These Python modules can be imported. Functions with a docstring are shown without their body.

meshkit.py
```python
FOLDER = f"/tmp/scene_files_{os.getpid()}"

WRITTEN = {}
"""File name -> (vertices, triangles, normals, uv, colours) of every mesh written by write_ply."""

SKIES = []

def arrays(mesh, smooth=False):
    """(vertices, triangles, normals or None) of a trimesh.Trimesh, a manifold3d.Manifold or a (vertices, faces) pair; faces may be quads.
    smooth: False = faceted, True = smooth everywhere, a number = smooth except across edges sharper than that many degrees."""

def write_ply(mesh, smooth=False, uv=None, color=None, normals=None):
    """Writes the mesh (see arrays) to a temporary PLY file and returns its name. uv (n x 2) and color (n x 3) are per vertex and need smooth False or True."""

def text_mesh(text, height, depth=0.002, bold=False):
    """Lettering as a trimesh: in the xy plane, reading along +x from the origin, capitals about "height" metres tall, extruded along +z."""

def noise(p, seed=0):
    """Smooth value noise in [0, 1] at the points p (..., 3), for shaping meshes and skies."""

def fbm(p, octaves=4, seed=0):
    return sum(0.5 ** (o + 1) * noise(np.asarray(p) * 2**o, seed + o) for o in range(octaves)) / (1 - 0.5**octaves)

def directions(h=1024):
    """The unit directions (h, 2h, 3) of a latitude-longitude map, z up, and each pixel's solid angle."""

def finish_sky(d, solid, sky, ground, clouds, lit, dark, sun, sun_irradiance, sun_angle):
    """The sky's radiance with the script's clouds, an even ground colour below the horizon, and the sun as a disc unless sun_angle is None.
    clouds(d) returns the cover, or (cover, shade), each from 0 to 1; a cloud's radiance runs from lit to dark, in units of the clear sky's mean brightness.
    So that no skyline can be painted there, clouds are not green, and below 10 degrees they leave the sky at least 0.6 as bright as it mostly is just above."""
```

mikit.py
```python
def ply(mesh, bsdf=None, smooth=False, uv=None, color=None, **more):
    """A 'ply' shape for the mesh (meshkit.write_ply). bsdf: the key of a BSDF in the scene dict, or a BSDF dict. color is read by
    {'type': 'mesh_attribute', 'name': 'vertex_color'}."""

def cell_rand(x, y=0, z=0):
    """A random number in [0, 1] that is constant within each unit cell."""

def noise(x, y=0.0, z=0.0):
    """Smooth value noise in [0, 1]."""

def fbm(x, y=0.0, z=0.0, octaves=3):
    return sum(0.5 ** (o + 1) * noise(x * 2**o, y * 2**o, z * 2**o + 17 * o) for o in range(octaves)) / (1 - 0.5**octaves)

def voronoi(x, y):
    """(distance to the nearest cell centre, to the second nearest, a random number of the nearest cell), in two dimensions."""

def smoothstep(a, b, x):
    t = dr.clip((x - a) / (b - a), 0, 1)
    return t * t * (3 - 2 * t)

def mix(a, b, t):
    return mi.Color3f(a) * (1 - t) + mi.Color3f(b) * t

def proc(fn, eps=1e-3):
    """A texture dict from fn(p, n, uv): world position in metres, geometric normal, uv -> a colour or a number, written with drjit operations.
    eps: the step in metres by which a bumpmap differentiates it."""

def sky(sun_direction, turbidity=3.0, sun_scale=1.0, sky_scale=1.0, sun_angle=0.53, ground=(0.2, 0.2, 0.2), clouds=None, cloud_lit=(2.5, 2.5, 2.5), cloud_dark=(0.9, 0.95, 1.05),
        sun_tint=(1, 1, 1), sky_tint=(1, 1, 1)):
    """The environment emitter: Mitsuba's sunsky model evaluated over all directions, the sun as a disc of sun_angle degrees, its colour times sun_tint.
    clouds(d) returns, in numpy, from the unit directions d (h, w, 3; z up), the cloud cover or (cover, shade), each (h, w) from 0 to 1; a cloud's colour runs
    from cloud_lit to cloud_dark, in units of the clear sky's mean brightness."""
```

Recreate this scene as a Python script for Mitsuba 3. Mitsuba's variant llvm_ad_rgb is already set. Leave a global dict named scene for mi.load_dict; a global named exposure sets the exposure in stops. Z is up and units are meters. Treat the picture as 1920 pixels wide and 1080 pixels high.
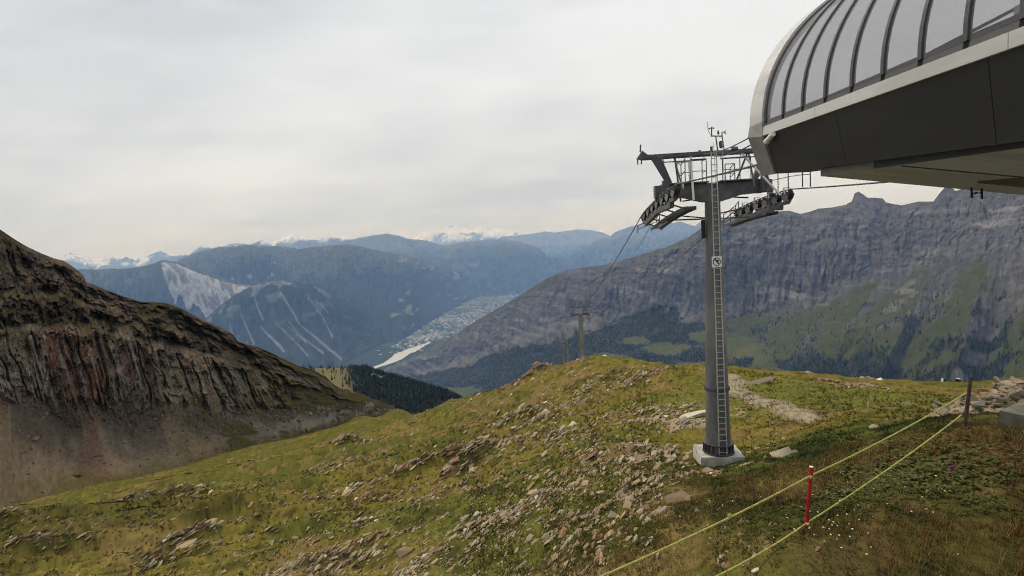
import math, numpy as np, trimesh, mitsuba as mi, mikit, meshkit
from scipy.interpolate import RBFInterpolator, PchipInterpolator
from scipy.spatial import ConvexHull, cKDTree
from shapely.geometry import Polygon
import shapely
from meshkit import noise, fbm

rng = np.random.default_rng(11)
T = mi.ScalarTransform4f
scene, labels = {}, {}

# ------------------------------------------------------------------ camera, sky, exposure
ROLL, PITCH, FOC = math.radians(3.0), math.atan(75 / 1000), 1000.0
CAM_F = np.array([0, math.cos(PITCH), -math.sin(PITCH)])
_u0 = np.array([0, math.sin(PITCH), math.cos(PITCH)])
_r0 = np.array([1.0, 0, 0])
CAM_R = math.cos(ROLL) * _r0 - math.sin(ROLL) * _u0
CAM_U = math.cos(ROLL) * _u0 + math.sin(ROLL) * _r0
scene['camera'] = {'type': 'perspective', 'fov': math.degrees(2 * math.atan(960 / FOC)), 'fov_axis': 'x', 'near_clip': 0.1, 'far_clip': 250000.0,
                   'to_world': T().look_at(origin=[0, 0, 0], target=CAM_F.tolist(), up=CAM_U.tolist()), 'medium': {'type': 'ref', 'id': 'haze_air'}}


def cloud_cover(d):
    # thin high overcast: long streaks of thinner and thicker cloud, a few small puffs far off over the mountains
    z = np.maximum(d[..., 2], 0.02)
    p = np.stack([d[..., 0] / (z + 0.25), d[..., 1] / (z + 0.25), 0 * z], -1)
    a = fbm(p * [1.0, 1.6, 1] + [3.1, 0.4, 0], 5, 3)
    b = fbm(p * [2.2, 5.0, 1] + [9.0, 2.0, 0.5 ], 5, 8)
    c = fbm(d * [7, 7, 60], 4, 21)
    shade = 0.30 + 1.9 * (a - 0.5) + 0.8 * (b - 0.5) + 0.2 * (c - 0.5)
    low = np.exp(-((d[..., 2] - 0.05) / 0.03) ** 2)
    puff = np.clip((fbm(d * [26, 26, 95], 4, 5) - 0.56) / 0.08, 0, 1) * low
    cover = 1.0 - 0.3 * low * np.clip((fbm(d * [5, 5, 50], 4, 31) - 0.48) / 0.12, 0, 1) * (1 - puff)
    return cover, np.clip(shade - 0.35 * puff, 0, 1)


SUN = [-0.36, 0.50, 0.79]
scene['sky'] = mikit.sky(SUN, turbidity=3, sun_scale=0.30, sun_angle=10, clouds=cloud_cover, cloud_lit=(2.16, 2.22, 2.30), cloud_dark=(1.44, 1.50, 1.62), ground=(0.08, 0.08, 0.06))
exposure = 2.30


def ray(px, py):
    """direction of the photograph's pixel (1920 x 1080), used once to work out where each thing stands"""
    return CAM_F + (px - 960) / FOC * CAM_R - (py - 540) / FOC * CAM_U


def at(px, py, Y):
    d = ray(px, py)
    return d * (Y / d[1])


# ------------------------------------------------------------------ helpers
def V(*a):
    return np.array(a, float)


def bsdf(key, col, rough=0.7, metallic=0.0, spec=0.3):
    scene[key] = {'type': 'twosided', 'bsdf': {'type': 'principled', 'base_color': {'type': 'rgb', 'value': list(col)} if not isinstance(col, dict) else col, 'roughness': rough, 'metallic': metallic, 'specular': spec}}


def worn(c1, c2, sx, sy, sz, lo=0.4, hi=0.65):
    def fn(p, n, uv):
        t = mikit.smoothstep(lo, hi, mikit.fbm(p.x * sx, p.y * sy, p.z * sz, 4))
        return mikit.mix(c1, c2, t)
    return mikit.proc(fn)


scene['earth'] = {'type': 'twosided', 'bsdf': {'type': 'diffuse', 'reflectance': {'type': 'mesh_attribute', 'name': 'vertex_color'}}}
scene['plant'] = {'type': 'twosided', 'bsdf': {'type': 'diffuse', 'reflectance': {'type': 'mesh_attribute', 'name': 'vertex_color'}}}
bsdf('galvanised', worn((0.13, 0.135, 0.135), (0.185, 0.185, 0.18), 1.3, 1.3, 0.5), 0.5, 0.25)
bsdf('steel_dark', worn((0.075, 0.075, 0.082), (0.115, 0.115, 0.12), 2, 2, 2), 0.5, 0.2)
bsdf('steel_pale', (0.44, 0.43, 0.40), 0.5, 0.2)
bsdf('rubber', (0.025, 0.025, 0.025), 0.7)
bsdf('black_plastic', (0.015, 0.015, 0.017), 0.5)
bsdf('white_paint', (0.72, 0.72, 0.70), 0.5)
bsdf('concrete', worn((0.34, 0.33, 0.30), (0.46, 0.45, 0.41), 3, 3, 3), 0.9)
bsdf('concrete_old', worn((0.10, 0.10, 0.082), (0.15, 0.15, 0.122), 3, 3, 3), 0.9)
bsdf('fascia_white', worn((0.47, 0.48, 0.47), (0.56, 0.565, 0.555), 0.7, 0.7, 2.5), 0.4)
bsdf('panel_dark', worn((0.050, 0.050, 0.056), (0.058, 0.058, 0.063), 0.6, 0.6, 1.5), 0.45)
bsdf('soffit', worn((0.37, 0.39, 0.44), (0.47, 0.49, 0.54), 0.5, 2.5, 2.5), 0.6)
bsdf('cheek_grey', worn((0.27, 0.265, 0.26), (0.32, 0.315, 0.31), 2, 2, 2), 0.5)
bsdf('hatch_brown', worn((0.13, 0.09, 0.06), (0.10, 0.075, 0.055), 3, 3, 3), 0.8)
bsdf('frame_grey', (0.075, 0.075, 0.08), 0.5, 0.2)
bsdf('machine', (0.70, 0.70, 0.70), 0.5)
bsdf('red_paint', worn((0.36, 0.018, 0.022), (0.26, 0.015, 0.018), 6, 6, 9), 0.5)
bsdf('rope_yellow', worn((0.40, 0.38, 0.10), (0.30, 0.30, 0.11), 20, 20, 20), 0.8)
bsdf('rust', worn((0.055, 0.038, 0.035), (0.10, 0.06, 0.045), 9, 9, 5), 0.85)
bsdf('wire', (0.10, 0.10, 0.105), 0.5, 0.4)
bsdf('water', (0.42, 0.42, 0.41), 0.6)
bsdf('town_wall', (0.45, 0.44, 0.42), 0.8)
scene['smoked_glass'] = {'type': 'blendbsdf', 'weight': 0.24,
                         'clear': {'type': 'thindielectric', 'int_ior': 1.5, 'specular_transmittance': {'type': 'rgb', 'value': [0.53, 0.53, 0.55]}, 'specular_reflectance': {'type': 'rgb', 'value': [0.6, 0.6, 0.6]}},
                         'film': {'type': 'twosided', 'bsdf': {'type': 'diffuse', 'reflectance': {'type': 'rgb', 'value': [0.24, 0.24, 0.255]}}}}

_count = {}


def add(key, shape):
    if key in scene:
        base = key
        k = _count.get(base, 0)
        while key in scene:
            k += 1
            key = f'{base}_{k:03d}'
        _count[base] = k
    scene[key] = shape
    return key


def tag(key, label=None, cat=None, group=None, kind=None):
    d = {}
    if label: d['label'] = label
    if cat: d['category'] = cat
    if group: d['group'] = group
    if kind: d['kind'] = kind
    labels[key] = d


def cyl(p, q, r, r2=None, n=8, cap=True):
    p, q = V(*p), V(*q)
    r2 = r if r2 is None else r2
    t = q - p
    t = t / np.linalg.norm(t)
    a = np.cross(t, [0, 0, 1] if abs(t[2]) < 0.9 else [1, 0, 0])
    a /= np.linalg.norm(a)
    b = np.cross(t, a)
    ang = np.arange(n) * 2 * np.pi / n
    ring = np.cos(ang)[:, None] * a + np.sin(ang)[:, None] * b
    v = np.vstack([p + ring * r, q + ring * r2, [p], [q]])
    i = np.arange(n)
    j = (i + 1) % n
    f = np.vstack([np.stack([i, j, j + n], 1), np.stack([i, j + n, i + n], 1)] + ([np.stack([j, i, i * 0 + 2 * n], 1), np.stack([i + n, j + n, i * 0 + 2 * n + 1], 1)] if cap else []))
    return trimesh.Trimesh(v, f, process=False)


def box(c, ex, ey, ez):
    """box about c with half-extent vectors ex, ey, ez"""
    c, ex, ey, ez = V(*c), V(*ex), V(*ey), V(*ez)
    v = np.array([c + sx * ex + sy * ey + sz * ez for sx in (-1, 1) for sy in (-1, 1) for sz in (-1, 1)])
    f = np.array([[0, 1, 3], [0, 3, 2], [4, 6, 7], [4, 7, 5], [0, 4, 5], [0, 5, 1], [2, 3, 7], [2, 7, 6], [0, 2, 6], [0, 6, 4], [1, 5, 7], [1, 7, 3]])
    return trimesh.Trimesh(v, f, process=False)


def prism(poly, off):
    """closed solid: planar polygon (n x 3) moved by the vector off"""
    poly = np.asarray(poly, float)
    off = np.asarray(off, float)
    n = len(poly)
    x = poly[1] - poly[0]
    x = x / np.linalg.norm(x)
    nn = np.cross(x, poly[2] - poly[0])
    nn /= np.linalg.norm(nn)
    y = np.cross(nn, x)
    p2 = np.stack([(poly - poly[0]) @ x, (poly - poly[0]) @ y], 1)
    _, tri = trimesh.creation.triangulate_polygon(Polygon(p2), engine='earcut')
    tri = np.asarray(tri)
    i = np.arange(n)
    j = (i + 1) % n
    v = np.vstack([poly, poly + off])
    f = np.vstack([tri, tri[:, ::-1] + n, np.stack([i, j, j + n], 1), np.stack([i, j + n, i + n], 1)])
    m = trimesh.Trimesh(v, f, process=False)
    return m


def tube(pts, r, n=6):
    pts = [V(*p) for p in pts]
    return cat([cyl(a, b, r, n=n) for a, b in zip(pts[:-1], pts[1:])])


def cat(ms):
    vs, fs, k = [], [], 0
    for m in ms:
        vs.append(np.asarray(m.vertices)); fs.append(np.asarray(m.faces) + k); k += len(m.vertices)
    return trimesh.Trimesh(np.vstack(vs), np.vstack(fs), process=False)


def part(key, ms, mat, smooth=False):
    m = cat(ms) if isinstance(ms, (list, tuple)) else ms
    return add(key, mikit.ply(m, mat, smooth=smooth))


def grid_faces(nr, nc):
    i, j = np.meshgrid(np.arange(nr - 1), np.arange(nc - 1), indexing='ij')
    a = (i * nc + j).ravel()
    return np.vstack([np.stack([a, a + 1, a + nc + 1], 1), np.stack([a, a + nc + 1, a + nc], 1)])


def up_faces(v, f):
    n = np.cross(v[f[:, 1]] - v[f[:, 0]], v[f[:, 2]] - v[f[:, 0]])
    if (n[:, 2] > 0).mean() < 0.5:
        f = f[:, ::-1]
    return f


def vnormals(v, f):
    n = np.zeros_like(v)
    fn = np.cross(v[f[:, 1]] - v[f[:, 0]], v[f[:, 2]] - v[f[:, 0]])
    for k in range(3):
        np.add.at(n, f[:, k], fn)
    return n / (np.linalg.norm(n, axis=1, keepdims=True) + 1e-12)


def sstep(a, b, x):
    t = np.clip((x - a) / (b - a), 0, 1)
    return t * t * (3 - 2 * t)


def lerp(a, b, t):
    t = np.asarray(t)[..., None]
    return np.asarray(a) * (1 - t) + np.asarray(b) * t


def ridged(p, octaves=4, seed=0):
    return sum(0.5 ** o * (1 - np.abs(2 * noise(np.asarray(p) * 2 ** o, seed + o) - 1)) for o in range(octaves)) / (2 - 0.5 ** (octaves - 1))


def loft(rows, nu, nt, tw=None):
    """rows of (px, py, Y) -> grid of points (nt, nu, 3) with the parameters u, t; smooth across, straight between rows' points"""
    P = []
    u = np.linspace(0, 1, nu)
    for r in rows:
        r = np.asarray(r, float)
        x = r[:, 0]
        k = (x - x[0]) / (x[-1] - x[0])
        w = np.array([at(*q) for q in r])
        P.append(np.stack([np.interp(u, k, w[:, c]) for c in range(3)], 1))
    P = np.array(P)
    tk = np.linspace(0, 1, len(rows)) if tw is None else np.asarray(tw)
    t = np.linspace(0, 1, nt)
    return PchipInterpolator(tk, P, axis=0)(t), u, t

# ------------------------------------------------------------------ far terrain: one height field from ridge lines, cut into named mountains
BASE = -1900.0


def R(Y, pts):
    return np.array([at(p[0], p[1], (p[2] if len(p) > 2 else Y) * 1000) for p in pts])


RIDGES = [
    # name, crest, slope, noise size, snow line, label
    ('blue_ridge', R(28, [(600, 462, 26), (650, 450), (700, 441), (725, 438), (745, 441), (762, 447), (800, 451), (840, 462), (880, 470), (930, 486, 28), (985, 508, 28)]), 0.50, 1800, 9e9),
    ('blue_ridge', R(26, [(820, 462, 27), (870, 453), (920, 449), (950, 449), (985, 456), (1020, 473), (1045, 490), (1062, 505)]), 0.52, 1700, 9e9),
    ('snow_range', R(37, [(60, 508), (100, 498), (118, 488), (126, 479), (131, 473), (137, 480), (150, 490), (175, 487), (205, 484), (212, 480), (228, 485), (236, 481), (252, 487), (262, 481), (275, 484), (284, 476), (300, 470), (312, 475), (330, 478)]), 0.60, 1700, 250.0),
    ('snow_range', R(33, [(320, 480), (350, 477), (375, 463), (392, 464), (402, 469), (420, 461), (432, 457), (446, 456), (470, 458), (490, 450), (505, 453), (525, 448), (541, 443), (552, 439), (566, 447), (600, 450), (618, 443), (635, 446), (650, 443), (668, 450), (700, 455)]), 0.52, 1700, 850.0),
    ('white_massif', R(60, [(740, 456), (770, 446), (785, 438), (800, 432), (815, 436), (830, 432), (840, 426), (848, 422), (858, 428), (872, 425), (885, 430), (900, 426), (912, 431), (932, 428), (945, 433), (965, 433), (985, 438), (1010, 446)]), 0.42, 3200, 1050.0),
    ('valley_side', R(42, [(940, 444), (1000, 438), (1020, 434), (1040, 436), (1082, 430), (1105, 431), (1130, 436), (1150, 446)]), 0.40, 2400, 9e9),
    ('valley_side', R(30, [(1075, 515, 40), (1110, 478, 36), (1140, 446, 32), (1160, 432), (1180, 425), (1205, 419), (1228, 424), (1250, 419), (1275, 415), (1300, 423), (1316, 414), (1345, 410), (1400, 412), (1600, 420)]), 0.50, 2200, 9e9),
]
na, nr = 940, 400
th = np.linspace(math.radians(-52), math.radians(38), na)
rr = np.exp(np.linspace(math.log(7400), math.log(74000), nr))
RRg, THg = np.meshgrid(rr, th, indexing='ij')
X, Y = RRg * np.sin(THg), RRg * np.cos(THg)
floor = BASE - (X ** 2 + Y ** 2) / (2 * 6371000 * 1.15)
best = np.full(X.shape, -1e9)
who = np.full(X.shape, -1, int)
dist = np.full(X.shape, 1e9)
P2 = np.stack([X.ravel(), Y.ravel()], 1)
for k, (nm, c, sl, ns, snow) in enumerate(RIDGES):
    reach = (c[:, 2].max() - BASE) / sl * 1.3
    near = cKDTree(c[:, :2]).query(P2)[0] < reach + 4000
    if not near.any():
        continue
    q = P2[near]
    z = np.full(len(q), -1e9); dd = np.zeros(len(q))
    for a, b in zip(c[:-1], c[1:]):
        ab = b[:2] - a[:2]
        t = np.clip(((q - a[:2]) @ ab) / (ab @ ab + 1e-9), 0, 1)
        e = q - a[:2] - t[:, None] * ab
        qr = np.hypot(*q.T)
        er = (e * q).sum(1) / qr; et = np.abs(e[:, 0] * q[:, 1] - e[:, 1] * q[:, 0]) / qr
        d = np.hypot(np.maximum(np.abs(er) - 0.0042 * qr, 0), et)          # crests are a grid cell wide
        zz = a[2] + t * (b[2] - a[2]) - sl * d
        m = zz > z
        z = np.where(m, zz, z); dd = np.where(m, d, dd)
    w = np.minimum(dd, 1.1 * ns)
    p3 = np.stack([q[:, 0] / ns, q[:, 1] / ns, 0 * q[:, 0]], 1)
    warp = fbm(p3 * 0.6, 2, 40 + k)[:, None] * 1.2
    z = z - 1.15 * sl * w * (ridged(p3 + warp, 4, 7 + k) * 1.5 - 0.9) - 0.30 * np.minimum(w, 500) * 1.5 * (ridged(p3 * 4, 4 if c[:, 1].mean() < 15000 else 2, 60 + k) - 0.55)
    B, W, D = best.ravel(), who.ravel(), dist.ravel()
    idx = np.flatnonzero(near)
    m = z > B[idx]
    B[idx[m]] = z[m]; W[idx[m]] = k; D[idx[m]] = dd[m]
best = best.reshape(X.shape); who = who.reshape(X.shape); dist = dist.reshape(X.shape)
isfloor = best < floor + 15
Z = np.where(isfloor, floor, best)
who = np.where(isfloor, -1, who)
v = np.stack([X, Y, Z], -1).reshape(-1, 3)
f = up_faces(v, grid_faces(nr, na))
nrm = vnormals(v, f)
slope = nrm[:, 2]
xk, yk, zk = v.T / 1000
p = np.stack([xk, yk, zk], 1)
fq = np.clip(11.0 / np.hypot(xk, yk), 0.15, 1)[:, None]                # detail no finer than the grid
n1 = fbm(p * [1.1, 1.1, 2.0] * fq ** 0.5, 4, 1); n2 = fbm(p * 4.0 * fq, 3, 2); n3 = noise(p * 14 * fq, 3)
col = np.empty_like(v)
forest = np.array([0.020, 0.028, 0.020]); alp = np.array([0.060, 0.064, 0.038]); rock = np.array([0.12, 0.12, 0.118]); snow = np.array([0.80, 0.82, 0.85]); scree = np.array([0.27, 0.265, 0.26])
tz = v[:, 2] + 500 * (n1 - 0.5) + 250 * (n2 - 0.5)
col[:] = lerp(forest, alp, sstep(-520, -180, tz))
col = lerp(col, alp * 1.4, 0.9 * sstep(0.56, 0.66, n2) * sstep(0.5, 0.58, n1))           # clearings
col = lerp(col, rock, sstep(-60, 350, tz + 300 * (0.75 - slope)))
W = who.ravel()
for k, (nm, c, sl, ns, sn) in enumerate(RIDGES):
    m = W == k
    if sn < 1e6:
        s = sstep(sn - 120, sn + 260, v[m, 2] + 900 * (n2[m] - 0.5) + 500 * (n3[m] - 0.5) - 900 * np.clip(0.70 - slope[m], 0, 1))
        s = s * sstep(0.40, 0.56, fbm(p[m] * [1.3, 1.3, 2.2] * (1.0 if c[:, 1].mean() < 45000 else 0.6), 3, 97 + k) + (0.10 if c[:, 1].mean() > 45000 else -0.03))
        col[m] = lerp(col[m], snow, s)
# valley floor: strips of fields, vineyards and bare gravel
fl = W == -1
cellx = np.floor((v[:, 0] * 0.8 + v[:, 1] * 0.6) / 260); celly = np.floor((v[:, 1] * 0.8 - v[:, 0] * 0.6) / 520)
h = noise(np.stack([cellx * 7.3, celly * 3.7, 0 * cellx], 1), 77)
field = lerp(np.array([0.045, 0.06, 0.04]), np.array([0.12, 0.125, 0.095]), sstep(0.45, 0.75, h))
field = lerp(field, np.array([0.11, 0.11, 0.105]), 0.7 * sstep(0.62, 0.70, n2) * sstep(11500, 13500, v[:, 1]))
field = lerp(field, forest * 1.6, sstep(12500, 10500, v[:, 1] + 2500 * (n1 - 0.5)))
col[fl] = field[fl]
# ground that nearer mountains hide by a good margin is left out
el = np.arctan2(v[:, 2], np.hypot(v[:, 0], v[:, 1])).reshape(nr, na)
run = np.maximum.accumulate(el, axis=0)
run = np.minimum.reduce([np.roll(run, k, 1) for k in (-4, -2, 0, 2, 4)])
vis = (el >= run - 0.006).ravel()
f = f[vis[f].any(1)]
azv = np.degrees(np.arctan2(v[:, 0], v[:, 1]))
f = f[~((W[f] == -1).all(1) & ((azv[f[:, 0]] < -25) | (azv[f[:, 0]] > 10)))]
fw = np.sort(W[f], axis=1)[:, 1]
names = {-1: 'valley_floor', **{k: r[0] for k, r in enumerate(RIDGES)}}
for nm in dict.fromkeys(names.values()):
    ks = [k for k in names if names[k] == nm]
    ff = f[np.isin(fw, ks)]
    # parts of the field that every other mountain hides are left out
    used, inv = np.unique(ff, return_inverse=True)
    add(nm, {**mikit.ply(trimesh.Trimesh(v[used], inv.reshape(-1, 3), process=False), 'earth', smooth=False, color=np.clip(col[used], 0.01, 0.9))})
tag('valley_floor', 'flat hazy valley floor with fields and pale built-up strips far below', kind='structure')
tag('blue_ridge', 'pale blue hazy ridge sloping down to the valley end', kind='structure')
tag('snow_range', 'far jagged range with snow peaks along the left horizon', kind='structure')
tag('white_massif', 'farthest snow covered white massif at the middle of the horizon', kind='structure')
tag('valley_side', 'very pale blue far mountains closing the valley on the right', kind='structure')


def floor_at(px, py):
    d = ray(px, py)
    z = BASE
    for _ in range(3):
        q = d * (z / d[2]); z = BASE - (q[0] ** 2 + q[1] ** 2) / (2 * 6371000 * 1.15)
    return q


def ribbon(pts, widths, lift):
    q = np.array([floor_at(*a) for a in pts])
    tt = np.linspace(0, len(q) - 1, 40)
    c = np.stack([PchipInterpolator(np.arange(len(q)), q[:, k])(tt) for k in range(3)], 1)
    w = np.interp(tt, np.arange(len(q)), widths)
    t = np.gradient(c, axis=0); nn = np.stack([-t[:, 1], t[:, 0], 0 * t[:, 0]], 1); nn /= np.linalg.norm(nn, axis=1, keepdims=True)
    jl = 1 + 0.5 * (noise(np.stack([tt * 2.3, 0 * tt, 0 * tt], 1), 5) - 0.5); jr = 1 + 0.5 * (noise(np.stack([tt * 2.3, 0 * tt + 9, 0 * tt], 1), 6) - 0.5)
    vv = np.stack([c + nn * (w * jl)[:, None], c - nn * (w * jr)[:, None]], 1).reshape(-1, 3) + [0, 0, lift]
    i = np.arange(39) * 2
    ff = np.vstack([np.stack([i, i + 1, i + 3], 1), np.stack([i, i + 3, i + 2], 1)])
    return trimesh.Trimesh(vv, up_faces(vv, ff), process=False)




def mountain(key, label, crest, foot, nu, nt, paint, relief_, scale, mid=0.42):
    """a mountain face from its crest line down to its foot on the valley floor, with spurs and ravines running down it, and a back slope"""
    cr = np.asarray(crest, float); fo_ = np.asarray(foot, float)
    C = np.array([at(x, y, d * 1000) for x, y, d in cr]); Fp = np.array([floor_at(x, y) for x, y in fo_])
    u = np.linspace(0, 1, nu); t = np.linspace(0, 1, nt)
    kc = (cr[:, 0] - cr[0, 0]) / (cr[-1, 0] - cr[0, 0]); kf = (fo_[:, 0] - fo_[0, 0]) / (fo_[-1, 0] - fo_[0, 0])
    Cu = np.stack([np.interp(u, kc, C[:, k]) for k in range(3)], 1); Fu = np.stack([np.interp(u, kf, Fp[:, k]) for k in range(3)], 1)
    Fu[:, 2] -= 60
    Mu = Cu * (1 - 0.5) + Fu * 0.5; Mu[:, 2] = Cu[:, 2] * (1 - 0.56) + Fu[:, 2] * 0.56
    back = Cu * 1.0; back[:, :2] *= 1.08; back[:, 2] -= 350
    G = PchipInterpolator([0, 0.06, 0.53, 1.0], np.array([back, Cu, Mu, Fu]), axis=0)(t)
    U, TT = np.meshgrid(u, t)
    T = np.clip((TT - 0.06) / 0.94, 0, 1)
    X0 = np.interp(u, kc, cr[:, 0])[None] * (1 - T) + np.interp(u, kf, fo_[:, 0])[None] * T          # where along the range, and how far down
    Y0 = np.interp(u, kc, cr[:, 1])[None] * (1 - T) + np.interp(u, kf, fo_[:, 1])[None] * T
    q = lambda a, b, k=0.0: np.stack([X0 / a, T * b, 0 * X0 + k], -1)
    outw = np.stack([-G[..., 0], -G[..., 1], 0 * X0], -1); outw /= np.linalg.norm(outw, axis=-1, keepdims=True)
    wp_ = fbm(q(60, 3), 3, 4)[..., None] - 0.5
    sp = ridged(q(scale, 1.4) + 0.9 * wp_, 4, 2); sp2 = ridged(q(scale * 0.32, 4.0, 3) + 0.6 * wp_, 3, 12)
    D = np.linalg.norm(G, axis=-1) * sstep(0, 0.10, T) * sstep(1.0, 0.85, T)
    G = G + outw * (D * (relief_ * (sp - 0.55) + 0.35 * relief_ * (sp2 - 0.5)))[..., None]
    v = G.reshape(-1, 3)
    f = up_faces(v, grid_faces(nt, nu))
    nrm = vnormals(v, f)
    n1 = fbm(q(70, 3.5, 7), 4, 51).ravel(); n2 = fbm(q(15, 14, 7), 4, 52).ravel(); n3 = noise(q(3, 60, 7), 53).ravel()
    col = paint(X0.ravel(), Y0.ravel(), T.ravel(), sp.ravel(), sp2.ravel(), n1, n2, n3, v, nrm, q)
    col = col * (0.75 + 0.5 * n3)[:, None]
    add(key, mikit.ply(trimesh.Trimesh(v, f, process=False), 'earth', smooth=False, color=np.clip(col, 0.008, 0.85)))
    tag(key, label, kind='structure')


WOOD, ALP, ROCK, DEBRIS = np.array([0.020, 0.028, 0.020]), np.array([0.060, 0.064, 0.038]), np.array([0.11, 0.108, 0.106]), np.array([0.30, 0.295, 0.285])


def line_d(X, Y, a, b):
    t = np.clip(((X - a[0]) * (b[0] - a[0]) + (Y - a[1]) * (b[1] - a[1])) / ((b[0] - a[0]) ** 2 + (b[1] - a[1]) ** 2), 0, 1)
    return np.hypot(X - a[0] - t * (b[0] - a[0]), Y - a[1] - t * (b[1] - a[1])), t


def paint_scree(X, Y, T, sp, sp2, n1, n2, n3, v, nrm, q):
    c = lerp(ALP * 0.9, WOOD, sstep(0.16, 0.34, T + 0.25 * (n1 - 0.5) + 0.1 * (n2 - 0.5)))
    c = lerp(c, ROCK * 0.8, 0.7 * sstep(0.52, 0.62, n2) * sstep(0.4, 0.15, T))
    zone = np.array([(302, 500), (314, 499), (332, 504), (352, 513), (378, 523), (410, 534), (440, 540), (470, 537), (470, 546), (444, 562), (424, 578), (404, 594), (390, 592), (376, 576), (362, 566), (350, 578), (344, 560), (334, 552), (326, 566), (320, 546), (310, 530)])
    d = shapely.contains_xy(Polygon(zone), X + 9 * (n2 - 0.5) + 5 * (n3 - 0.5), Y + 14 * (n1 - 0.5) + 10 * (n2 - 0.5)).astype(float)
    ravine = fbm(np.stack([(X - 0.30 * (Y - 500)) / 15 + 1.2 * (n1 - 0.5), Y / 38, 0 * X], 1), 4, 61)
    c = lerp(c, DEBRIS, d * (0.35 + 0.65 * sstep(0.36, 0.50, ravine)))
    c = lerp(c, ROCK * 0.7, d * 0.75 * sstep(0.60, 0.68, ravine))
    return c


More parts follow.
